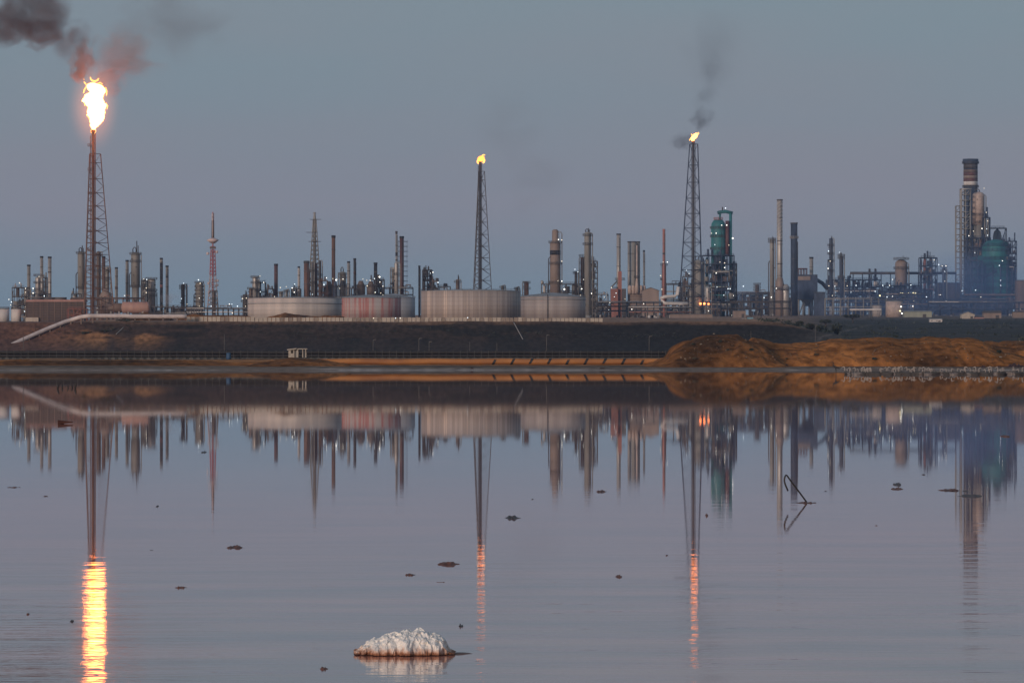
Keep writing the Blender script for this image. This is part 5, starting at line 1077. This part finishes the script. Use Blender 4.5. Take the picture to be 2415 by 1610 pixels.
for i, (px, yt, w_, lab) in enumerate(((295, 751, 44, 'dark green bush beneath the white pipeline on the crest'), (262, 770, 30, 'low dry bush on the rubble under the white pipeline'), (330, 757, 40, 'dark bush beside the first wall panel'), (200, 781, 22, 'small dark bush below the climbing white pipeline'), (248, 776, 26, 'small dark bush by the upper drain pipe'))):
    bush(lab, px, yt, 2001 if yt < 765 else D_of(px, yt + 7), w_, 'dry' in lab, 70 + i)
rnd = random.Random(5); b = MB()
for k in range(420):
    px = rnd.uniform(1790, 2440); D = rnd.uniform(1500, 3900) if px > 1960 else rnd.uniform(1750, 2300); x = X(px, D)
    if noise.noise((x * .02, D * .004, 2)) < -.12: continue
    leaves(b, x, D, gz(x, D) + .35, rnd.uniform(1.2, 4.5), rnd.uniform(.3, .9), 14, rnd.uniform(.3, .6), rnd)
tag(b.build('scrub', LEAF), 'dark low scrub over the slope before the blue towers', 'scrub', kind='stuff')
b = MB()
for k in range(900):
    px = rnd.uniform(60, 1850); D = rnd.uniform(1977, 1998); x = X(px, D)
    if noise.noise((x * .02, D * .12, 9)) < .0: continue
    leaves(b, x, D, gz(x, D) + .12, rnd.uniform(.8, 2.4), rnd.uniform(.12, .3), 8, rnd.uniform(.15, .35), rnd)
tag(b.build('dry_tufts', LEAF), 'dark weeds dotting the long slope', 'weeds', kind='stuff')
MOUNDS = [o for o in bpy.data.objects if o.name.startswith('earth_mound')]
bpy.context.view_layer.update()
DG = bpy.context.evaluated_depsgraph_get()
def land_hit(px, py, dmax=1300):
    org = Vector((0, 0, HC)); d = Vector(((px - 1207.5) / F, 1, (HOR - py) / F)).normalized(); h = SC.ray_cast(DG, org + d * 890, d, distance=dmax)
    return h[1] if h[0] else None
for i, (px, py, w_, lab) in enumerate(((1925, 838, 14, 'dark dry shrub on the face of the long orange mound'), (2062, 848, 14, 'dark shrub at the foot of the long orange mound'), (1640, 848, 16, 'dry shrub at the foot of the steep orange mound'), (1772, 826, 14, 'dark shrub between the two orange mounds'), (1700, 806, 12, 'small shrub high on the steep orange mound'), (1636, 813, 10, 'shrub on the shoulder of the steep orange mound'), (1715, 826, 9, 'tiny shrub low on the steep orange mound'), (2355, 832, 18, 'dark green shrub at the low end of the long orange mound'), (2255, 845, 10, 'low dry shrub at the far foot of the long orange mound'), (1855, 847, 9, 'tiny dry shrub at the near foot of the long orange mound'))):
    p = land_hit(px, py)
    if p is None: continue
    rnd = random.Random(i); o = bpy.data.objects.new('shrub', None); COL.objects.link(o); o.location = p; tag(o, lab, 'shrub'); r = w_ / 2 * p.y / F; b = MB()
    for k in range(6): leaves(b, rnd.uniform(-.5, .5) * r, rnd.uniform(-.5, .5) * r, r * rnd.uniform(.2, .5), r * .55, r * .32, 40, .12, rnd)
    b.build('foliage', DRY if 'dry' in lab else LEAF, o); b = MB(); b.tube([(0, 0, -.2), (0, 0, r * .5)], .05, 5); b.build('stem', BARK, o)
ROCK = mat("pale_rock", (.34, .27, .20), (.22, .17, .12), scale=2, stretch=(1, 1, 1)); 
for i, (px, py, w_) in enumerate(((1684, 787, 6), (2180, 809, 4), (2189, 808, 4), (2257, 827, 5), (2275, 822, 5), (2101, 840, 5), (1925, 812, 5), (1932, 849, 4), (2174, 848, 5), (1653, 812, 7), (1616, 846, 6), (1606, 842, 4), (1760, 842, 4), (2359, 842, 9), (2371, 836, 5), (2405, 804, 4))):
    p = land_hit(px, py)
    if p is None: continue
    r = w_ / 2 * p.y / F; b = MB(); rnd = random.Random(i); n = 9; vs = []
    b.lathe(0, 0, [(max(.02, math.sin(math.pi * k / 6)) * rnd.uniform(.85, 1.1), -math.cos(math.pi * k / 6) * .7) for k in range(7)], n); b.v = [(x * (1 + .25 * noise.noise((x * 2, y * 2, i))), y, z) for x, y, z in b.v]; b.smooth = [False] * len(b.smooth)
    o = b.build('rock', ROCK); o.location = p; o.scale = (r, r * .9, r * .8); tag(o, 'pale rock lying on an orange earth mound', 'rock', 'pale rocks on the orange mounds')

b = MB(); c = MB(); rnd = random.Random(77)
for k in range(420):
    px = rnd.uniform(1560, 2430); py = rnd.uniform(792, 852); p = land_hit(px, py)
    if p is None or p.y > 1120: continue
    if rnd.random() < .55: leaves(c, p.x, p.y, p.z + .05, rnd.uniform(.15, .5), rnd.uniform(.08, .22), 9, .1, rnd)
    else:
        r = rnd.uniform(.05, .15); b.box(p.x - r, p.x + r, p.y - r * .8, p.y + r * .8, p.z - .1, p.z + r * 1.1)
tag(b.build('rubble', mat("mixed_rubble", (.17, .10, .06), (.05, .033, .022), scale=.4, stretch=(1, 1, 1))), 'loose rubble strewn over the orange earth mounds', 'rubble', kind='stuff')
tag(c.build('weeds', DRY), 'dry weeds dotting the orange earth mounds', 'weeds', kind='stuff')

# ================================================================== WATER'S SURFACE
def DW(py): return F * HC / (py - HOR)      # distance of a point of the water seen at row py
MUD = mat("red_brown_mud", (.20, .075, .045), (.07, .026, .017), rough=.6, scale=9, stretch=(1, 1, 1), c3=(.34, .2, .15)); DARKMUD = mat("dark_wet_mud", (.06, .025, .018), (.025, .012, .01), rough=.45, scale=9, stretch=(1, 1, 1))
def clump_mesh(w_, d, h, seed):
    b = MB(); nx, ny = 26, 12; vs = []
    for j in range(ny + 1):
        v = -1 + 2 * j / ny
        for i in range(nx + 1):
            u = -1 + 2 * i / nx; e = noise.fractal((u * 2.2 + seed * 3, v * 1.3, seed), 1, 2, 4); k = max(0, 1 - abs(u) ** 2.4 - abs(v) ** 2 + .7 * e)
            vs.append((u * w_ / 2, v * d / 2 * (1 - .4 * u * u), h * min(1.1, k) * (.75 + .5 * noise.noise((u * 3, v * 2, seed + 5))) - .006))
    n = nx + 1; b.add(vs, [(j * n + i, j * n + i + 1, (j + 1) * n + i + 1, (j + 1) * n + i) for j in range(ny) for i in range(nx)], True); return b
# ---- salt crusted lump
def salt_lump():
    D = DW(1541); s = S(D); xc = 950
    top = [(837, 1537), (846, 1531), (858, 1522), (872, 1512), (882, 1503), (900, 1499), (915, 1491), (933, 1488), (950, 1483), (963, 1480), (972, 1484), (983, 1479), (992, 1482), (1002, 1484), (1012, 1489), (1028, 1490), (1038, 1495), (1046, 1502), (1052, 1513), (1055, 1524), (1060, 1532), (1072, 1541)]
    nx, ny = 130, 60; vs = []; fs = []
    for j in range(ny + 1):
        v = -1 + 2 * j / ny
        for i in range(nx + 1):
            px = 835 + 238 * i / nx; h = (1543 - lerp_tab(top, px)) * s; w_ = (.10 + .16 * math.sin(math.pi * i / nx) ** .6) * (.55 + .25 * noise.noise((i * .08, 3, 1)) + .45)
            k = max(0, 1 - abs(v) ** 2.1) ** .62; z = h * k
            fl = .5 + .9 * noise.noise((px * .045, v * 1.2, 5)) + .5 * noise.noise((px * .11, v * 2.5, 8))
            z = z * .86 + (h * .04 * (fl - .5) + .011 * noise.fractal((px * .05, v * 5, 2), 1, 2, 6) + .012 * noise.noise((px * .05, v * 2.5, 7))) * k
            rg = (1 - abs(noise.noise((px * .075, v * 3.4, 11)))) ** 3; z += .010 * (rg - .45) * k
            x = (px - xc) * s + .014 * noise.noise((i * .2, j * .2, 4)); y = v * w_ + .035 * noise.noise((i * .16, j * .14, 9)) + .015 * noise.noise((i * .45, j * .3, 2))
            vs.append((x, y, max(z, -.01) + .004))
    n = nx + 1
    for j in range(ny):
        for i in range(nx): a = j * n + i; fs.append((a, a + 1, a + n + 1, a + n))
    o = bpy.data.objects.new('salt_lump', None); COL.objects.link(o); o.location = (X(xc, D), D, 0); tag(o, 'large white salt crusted lump with a rusty brown underside sitting in the shallow water', 'salt lump')
    m, nn, p = newmat("salt_crust"); g = nn.nodes.new("ShaderNodeTexCoord"); sx_ = nn.nodes.new("ShaderNodeSeparateXYZ"); nn.links.new(g.outputs['Object'], sx_.inputs[0])
    t = nn.nodes.new("ShaderNodeTexNoise"); t.inputs['Scale'].default_value = 22; t.inputs['Detail'].default_value = 5; nn.links.new(g.outputs['Object'], t.inputs[0])
    a = nn.nodes.new("ShaderNodeMath"); a.operation = 'MULTIPLY_ADD'; a.inputs[1].default_value = .075; nn.links.new(t.outputs[0], a.inputs[0]); nn.links.new(sx_.outputs[2], a.inputs[2])
    r = nn.nodes.new("ShaderNodeValToRGB"); e = r.color_ramp.elements; e[0].position = .035; e[0].color = (.055, .02, .012, 1); e[1].position = .105; e[1].color = (.86, .82, .77, 1)
    q = e.new(.05); q.color = (.30, .12, .06, 1); q = e.new(.066); q.color = (.62, .43, .34, 1); q = e.new(.082); q.color = (.80, .72, .66, 1)
    nn.links.new(a.outputs[0], r.inputs[0]); nn.links.new(r.outputs[0], p.inputs['Base Color']); p.inputs['Roughness'].default_value = .75; p.inputs['Subsurface Weight'].default_value = .15; p.inputs['Subsurface Radius'].default_value = (.01, .008, .006)
    bp = nn.nodes.new("ShaderNodeBump"); bp.inputs['Distance'].default_value = .012; bp.inputs['Strength'].default_value = .8; t2 = nn.nodes.new("ShaderNodeTexNoise"); t2.inputs['Scale'].default_value = 55; t2.inputs['Detail'].default_value = 6; nn.links.new(g.outputs['Object'], t2.inputs[0]); nn.links.new(t2.outputs[0], bp.inputs['Height']); nn.links.new(bp.outputs[0], p.inputs['Normal'])
    b = MB(); b.add(vs, fs, False); b.build('crust', m, o)
    q = clump_mesh(.86, .62, .010, 9.0).build('mud_rim', MUD, o); q.location = (.05, .0, .003)
    b = MB(); N = 60; rnd = random.Random(3); vs2 = []
    for f in (0, 1):
        for k in range(N): a_ = 2 * math.pi * k / N; q = 1 + .09 * noise.noise((k * .35, 1, 2)) + .05 * noise.noise((k * .9, 4, 2)) - .04 * f; vs2.append((.312 * q * math.cos(a_) + .005, .235 * q * math.sin(a_), -.01 if f == 0 else .007 + .007 * noise.noise((k * .7, 2, 3))))
    b.add(vs2, [(k, (k + 1) % N, N + (k + 1) % N, N + k) for k in range(N)] + [tuple(N + k for k in range(N))]); b.build('dark_underside', mat("dark_wet_rust", (.05, .02, .014), (.025, .012, .01), rough=.4, scale=20, stretch=(1, 1, 1)), o)
salt_lump()
# ---- bent iron bar
D = DW(1185.5); s = S(D); o = bpy.data.objects.new('iron_hook', None); COL.objects.link(o); o.location = (X(1902, D), D, 0); tag(o, 'bent black iron bar like a walking stick sticking out of the water', 'iron bar')
P_ = [(1902.5, 1190), (1901.8, 1182.7), (1887, 1162.5), (1871.8, 1142.5), (1861, 1128), (1856.5, 1121.2), (1853.8, 1119.6), (1851.6, 1122.5), (1850, 1128), (1849.8, 1134), (1851.4, 1140), (1853.4, 1145.5), (1855.8, 1151), (1858.3, 1157)]
b = MB(); b.tube([((x - 1902) * s, .0, (1185.5 - y) * s) for x, y in P_], 2.0 * s, 10); b.build('bar', mat("black_iron", (.014, .013, .014), (.008, .008, .009), rough=.5, scale=40, stretch=(1, 1, 1)), o)
def clump(label, px, py, wpx, hpx, seed, m=MUD, depth=None, parent=None, name='mud_clump'):
    D = DW(py + hpx * .35); s = S(D); b = clump_mesh(wpx * s * 1.15, depth or max(wpx * s * 1.1, (hpx * .5) * D / (F * HC / D)), hpx * s * .95, seed); o = b.build(name, m, parent)
    if parent is None: o.location = (X(px, D), D, 0); tag(o, label, 'mud clump')
    return o
clump('', 1902, 1186, 44, 5, 3, MUD, parent=o, name='mud_foot')
for i, (px, py, w_, h, lab) in enumerate(((555, 1288, 36, 8, 'red brown clump in open water between the big and middle flame reflections'), (1058, 1327, 52, 8, 'widest red brown clump, beside the middle flame reflection'), (968, 1353, 24, 6, 'small red brown clump just below the widest clump'), (1208, 1218, 36, 8, 'two lumped dark red clump past the middle flare reflection'), (1418, 1157, 22, 6, 'small brown clump near the great column reflections'), (1460, 1357, 18, 7, 'small round brown clump between the middle and third flame reflections'), (2116, 1140, 16, 7, 'dark square clump, farther of the stacked pair near the bent iron bar'), (2116, 1151, 28, 5, 'thin red clump, nearer of the stacked pair near the bent iron bar'), (2240, 1154, 48, 6, 'long thin red clump crossing the edge of the striped chimney reflection'), (2288, 1167, 52, 7, 'long dark red clump inside the striped chimney reflection'), (2277, 1156, 12, 4, 'little red clump just above the long dark one'), (32, 1148, 32, 3, 'thin grey clump far out by the picture edge'), (426, 1383, 26, 6, 'pointed brown clump nearer than the widest tank reflection'), (170, 1462, 10, 7, 'small dark clump right beside the bright flame reflection'), (66, 1446, 9, 5, 'tiny red clump farthest out from the flame reflection'), (763, 1573, 20, 9, 'small red brown clump in front of the white salt lump'), (1087, 1473, 11, 8, 'tiny dark clump just beyond the white salt lump'), (371, 1192, 6, 5, 'tiny dark speck of mud past the domed column reflection'), (108, 1169, 11, 3, 'tiny thin mud fleck close to the thin grey clump'), (481, 1065, 13, 4, 'dark mud fleck beside the red mast reflection'), (1667, 1213, 6, 7, 'tiny upright brown lump past the third flare reflection'), (2370, 1027, 16, 5, 'red brown clump close under the teal regenerator reflection'), (1040, 1371, 24, 3, 'faint thin mud smear below the widest clump'), (1256, 1176, 6, 3, 'dark mud speck above the two lumped clump'), (2178, 1118, 10, 3, 'dark fleck beyond the stacked pair of clumps'), (1947, 1157, 6, 3, 'small dark fleck just past the bent iron bar'), (1573, 1308, 7, 4, 'small brown fleck beside the third flame reflection'), (357, 1296, 10, 3, 'dark fleck near the bright flame reflection, beyond the pointed clump'), (2067, 1238, 7, 3, 'lone small fleck in the open water nearest the picture edge'))):
    clump(lab, px, py, w_, h, 20 + i, DARKMUD if 'dark' in lab else MUD)
# wedge shaped plank
D = DW(999); s = S(D); o = bpy.data.objects.new('broken_plank', None); COL.objects.link(o); o.location = (X(154, D), D, 0); tag(o, 'dark red wedge of broken plank tilted out of the water', 'plank')
b = MB(); b.add([(-16 * s, -.25, 0), (18 * s, -.1, 3 * s), (-16 * s, -.25, 9 * s), (18 * s, -.1, 5 * s), (-16 * s, .1, 0), (18 * s, .05, 3 * s), (-16 * s, .1, 9 * s), (18 * s, .05, 5 * s)], [(0, 1, 3, 2), (4, 6, 7, 5), (0, 2, 6, 4), (1, 5, 7, 3), (2, 3, 7, 6), (0, 4, 5, 1)]); b.build('board', mat("dark_red_wood", (.075, .022, .014), (.035, .014, .01), scale=3, stretch=(.2, 1, 2)), o)
b = MB(); b.bar((-8 * s, 0, -.3), (-8 * s, 0, 6 * s), .1); b.build('stake', 'x' and DARKMUD, o)
# low shore logs
for i, (px, py, w_, h, lab) in enumerate(((2395, 862, 44, 9, 'dark driftwood heap on the grey beach at the picture edge'), (2318, 864, 16, 5, 'dark stone on the grey beach near the driftwood heap'), (2355, 864, 12, 4, 'small dark stone on the grey beach next to the driftwood heap'), (1855, 860, 9, 4, 'dark lump alone on the beach below the orange mounds'), (1113, 868, 8, 5, 'dark lump on the beach in front of the orange pipeline'), (1420, 868, 14, 3, 'thin dark log on the beach before the collared pipe'))):
    p = land_hit(px, py + h * .4)
    if p is None: continue
    s = p.y / F; b = clump_mesh(w_ * s, w_ * s * .5, h * s, 60 + i); q = b.build('beach_lump', DARKMUD); q.location = p; tag(q, lab, 'driftwood' if 'drift' in lab or 'log' in lab else 'stone')

# ---- birds
def bird_mesh(neck, body, neckup=1.0, seed=0):
    """floating long necked water bird about 1.1 m long: boat shaped body, raised tail, S neck, head and bill, one skin"""
    st = [(-.62, .30, .03), (-.50, .24, .10), (-.30, .18, .19), (0, .16, .24), (.25, .17, .21), (.40, .22, .13), (.46, .34, .075), (.47, .50 * neckup + .02, .06), (.45, .68 * neckup, .055), (.47, .80 * neckup, .06), (.53, .86 * neckup, .075), (.62, .85 * neckup, .055), (.74, .80 * neckup, .028), (.90, .73 * neckup, .015)]
    b = MB(); b.tube([(x, 0, z) for x, z, r in st], [r for x, z, r in st], 10); return b
bw = MB
BW = mat("white_grey_plumage", (.62, .58, .54), (.34, .32, .31), scale=6, stretch=(1, 1, 1)); BG = mat("grey_brown_plumage", (.20, .18, .17), (.07, .065, .065), scale=5, stretch=(1, 1, 1)); BB = mat("black_plumage", (.03, .03, .032), (.015, .015, .016))
def bird_material():
    m, n, p = newmat("pelican_plumage"); g = n.nodes.new("ShaderNodeTexCoord"); sx_ = n.nodes.new("ShaderNodeSeparateXYZ"); n.links.new(g.outputs['Object'], sx_.inputs[0]); r = n.nodes.new("ShaderNodeValToRGB")
    e = r.color_ramp.elements; e[0].position = .36; e[0].color = (.07, .066, .063, 1); e[1].position = .46; e[1].color = (.42, .38, .345, 1); n.links.new(sx_.outputs[2], r.inputs[0])
    t = n.nodes.new("ShaderNodeTexNoise"); t.inputs['Scale'].default_value = 7; mu = n.nodes.new("ShaderNodeMixRGB"); mu.blend_type = 'MULTIPLY'; mu.inputs[0].default_value = .5; n.links.new(g.outputs['Object'], t.inputs[0]); n.links.new(r.outputs[0], mu.inputs[1]); n.links.new(t.outputs[0], mu.inputs[2]); n.links.new(mu.outputs[0], p.inputs['Base Color']); p.inputs['Roughness'].default_value = .8; return m
PEL = bird_material(); protos = [(bird_mesh(1, 1, k).build('water_bird', PEL if j < 2 else BG), j) for j, k in enumerate((1.0, .86, .6))]
rnd = random.Random(12); first = [True] * 3; count = 0
for (a, e, n) in ((1996, 2072, 21), (2084, 2112, 7), (2117, 2150, 9), (2152, 2180, 6), (2182, 2216, 9), (2228, 2272, 10), (2282, 2340, 11), (2342, 2412, 12)):
    for k in range(n):
        j = rnd.choices((0, 1, 2), (.5, .3, .2))[0]; px = a + (e - a) * (k + rnd.uniform(.2, .8)) / n; py = 881 + rnd.uniform(-1.5, 3.0); D = DW(py); src = protos[j][0]
        if first[j]: o = src; first[j] = False
        else: o = src.copy(); COL.objects.link(o)
        sc_ = rnd.uniform(.78, 1.2); o.scale = (sc_ * 1.0, sc_, sc_ * 1.02); o.location = (X(px, D), D, -.08); o.rotation_euler = (0, 0, rnd.choice((0.2, 2.9, 3.4, -.4)) + rnd.uniform(-.5, .5))
        tag(o, ('pale necked water bird floating in the long flock below the long orange mound' if j < 2 else 'dark hunched water bird in the long flock below the long orange mound'), 'bird', 'pale necked birds in the flock' if j < 2 else 'dark hunched birds in the flock')
# heron standing apart
D = DW(884); o = None; b = MB(); st = [(-.55, .75, .03), (-.35, .82, .09), (-.05, .92, .15), (.2, 1.02, .13), (.32, 1.14, .07), (.34, 1.28, .045), (.28, 1.42, .04), (.32, 1.52, .05), (.42, 1.55, .045), (.58, 1.52, .02), (.75, 1.49, .01)]
b.tube([(x, 0, z) for x, z, r in st], [r for x, z, r in st], 9); b.tube([(.05, -.05, .9), (.08, -.05, .45), (.02, -.05, -.1)], [.045, .025, .02], 6); b.tube([(-.05, .05, .88), (-.1, .05, .45), (-.14, .05, -.1)], [.045, .025, .02], 6)
o = b.build('heron', BB); o.location = (X(1971, D), D, 0); o.rotation_euler = (0, 0, R(160)); tag(o, 'dark heron wading alone at the end of the flock', 'bird')
# five small dark birds far out by the picture's left
b = MB(); st = [(-.02, -.02, .05), (-.03, .06, .07), (0, .16, .075), (.03, .23, .05), (.04, .28, .045), (.07, .31, .03), (.12, .31, .01)]; b.tube([(x, 0, z) for x, z, r in st], [r for x, z, r in st], 8)
src = b.build('cormorant', BB)
for i, (px, py, lab) in enumerate(((137, 916, 'first upright dark bird of the five at the end away from the flare reflection'), (147, 914, 'second upright dark bird of the five'), (160, 914, 'middle upright dark bird of the five'), (170, 914, 'slimmer upright dark bird, second from the flare reflection of the five'), (178, 916, 'largest upright dark bird of the five, nearest the flare reflection'))):
    o = src if i == 0 else src.copy()
    if i: COL.objects.link(o)
    D = DW(py); o.location = (X(px, D), D, 0); o.scale = [(1, 1, 1.05), (.8, .8, .75), (.6, .6, .75), (.75, .75, .7), (1.1, 1, 1.1)][i]; o.rotation_euler = (0, 0, i * 1.3); tag(o, lab, 'bird', 'five dark birds standing in the shallows')

# ================================================================== LAMPS on whatever carries them
LAMPS = [(46,667),(60,680),(64,679),(60,689),(78,680),(78,691),(21,706),(27,712),(25,719),(61,723),(58,734),(171,703),(104,698),(92,652),(339,658),(346,659),(345,679),(345,690),(294,697),(433,668),(428,704),(468,660),(472,668),(470,703),(470,722),(441,717),(498,722),(541,717),(547,717),(560,722),(572,704),(579,722),(548,738),(388,745),(613,651),(622,666),(614,688),(661,678),(675,676),(647,699),(695,670),(694,689),(689,679),(737,694),(785,657),(793,660),(809,658),(801,680),(770,655),(764,671),(856,658),(581,703),(865,661),(873,661),(883,657),(895,653),(896,665),(903,675),(866,674),(885,689),(898,691),(903,695),(1015,644),(1021,642),(1033,666),(933,750),(944,750),(881,750),(1103,749),(1317,565),(1325,566),(1325,616),(1397,621),(1356,635),(1363,641),(1376,659),(1398,659),(1325,663),(1331,682),(1372,681),(1395,692),(1369,696),(1316,662),(1564,618),(1574,618),(1558,650),(1619,637),(1625,645),(1654,621),(1678,550),(1689,550),(1686,577),(1689,644),(1691,677),(1442,678),(1453,691),(1449,700),(1474,705),(1425,701),(1438,713),(1518,716),(1435,731),(1455,731),(1490,729),(1561,682),(1661,733),(1671,733),(1711,491),(1702,531),(1714,531),(1728,562),(1719,578),(1698,618),(1709,620),(1709,631),(1722,681),(1717,681),(1707,696),(1730,697),(1753,675),(1783,701),(1802,702),(1819,701),(1831,680),(1849,687),(1954,592),(1958,616),(1953,633),(1980,595),(1955,674),(1969,675),(1998,674),(2019,673),(2007,689),(1963,697),(1725,743),(2082,673),(2098,673),(2148,672),(2064,687),(2092,700),(2105,699),(2116,700),(2169,700),(2174,700),(2185,700),(2191,695),(2215,695),(2218,695),(2212,707),(2232,709),(2155,710),(2153,722),(2170,720),(2205,722),(2125,723),(2127,739),(2228,663),(2228,640),(2231,627),(2222,627),(2214,624),(2203,613),(2105,659),(2326,501),(2286,512),(2329,521),(2288,537),(2296,545),(2316,539),(2327,540),(2285,556),(2329,555),(2309,577),(2334,586),(2299,596),(2281,616),(2364,615),(2357,626),(2279,636),(2330,661),(2360,661),(2376,675),(2360,673),(2269,686),(2278,684),(2301,684),(2313,700),(2327,711),(2346,730),(2406,729),(2265,748),(2321,444)]
WARM = [(2111,687),(2111,692),(2124,692),(2128,691),(2143,691),(2154,691),(2159,692),(2123,733),(2075,697),(883,690)]
BIG = {(793,660),(895,653),(1783,701),(2346,730),(2127,739),(2125,723),(1728,562),(1654,621),(1331,682)}
def hang(px, py, m, rpx, name='lamp'):
    best = None
    for (o, x0, x1, y0, y1, D, fr) in REG:
        dx = max(x0 - px, 0, px - x1); dy = max(y0 - py, 0, py - y1); sc_ = dx * dx + dy * dy + (D / 1000) * .3 + (x1 - x0) * .002
        if best is None or sc_ < best[0]: best = (sc_, o, D, fr)
    _, o, D, fr = best; d = D - fr - 1.6; r = rpx * S(d); b = MB(); b.lathe(0, 0, [(max(.02, math.sin(math.pi * k / 6)) * r, -math.cos(math.pi * k / 6) * r) for k in range(7)], 8)
    q = b.build(name, MT[m], o); q.location = Vector((X(px, d), d, Z(py, d))) - o.location
    b = MB(); b.bar((0, .3, 0), (0, 1.9 + r, -.1), .12); b.build('lamp_arm', MT['beam'], q)
for p in LAMPS: hang(p[0], p[1], *(('lamp', 1.8) if p in BIG else (random.Random(p[0] * 3 + p[1]).choice(('lamp', 'lampdim', 'lampcool')), random.Random(p[0]).uniform(.8, 1.3))))
for p in WARM: hang(p[0], p[1], 'lampwarm', 1.6)
for p in ((1652, 716), (1661, 716), (1671, 716)): hang(p[0], p[1], 'lampred', 2.6, 'burner_light')

# ================================================================== HAZE
def haze():
    b = MB(); b.box(-5200, 5200, -120, 8400, -80, 300); m = bpy.data.materials.new("dusk_haze"); m.use_nodes = True; n = m.node_tree; n.nodes.clear(); o = n.nodes.new("ShaderNodeOutputMaterial"); v = n.nodes.new("ShaderNodeVolumePrincipled")
    v.inputs['Color'].default_value = (.42, .62, 1.0, 1); v.inputs['Density'].default_value = 3.0e-5; v.inputs['Anisotropy'].default_value = .0; n.links.new(v.outputs[0], o.inputs['Volume'])
    m.cycles.homogeneous_volume = True
    q = b.build('haze', m); q['kind'] = 'stuff'; q['label'] = 'thin blue dusk haze over the water and the refinery'; q['category'] = 'haze'
haze()
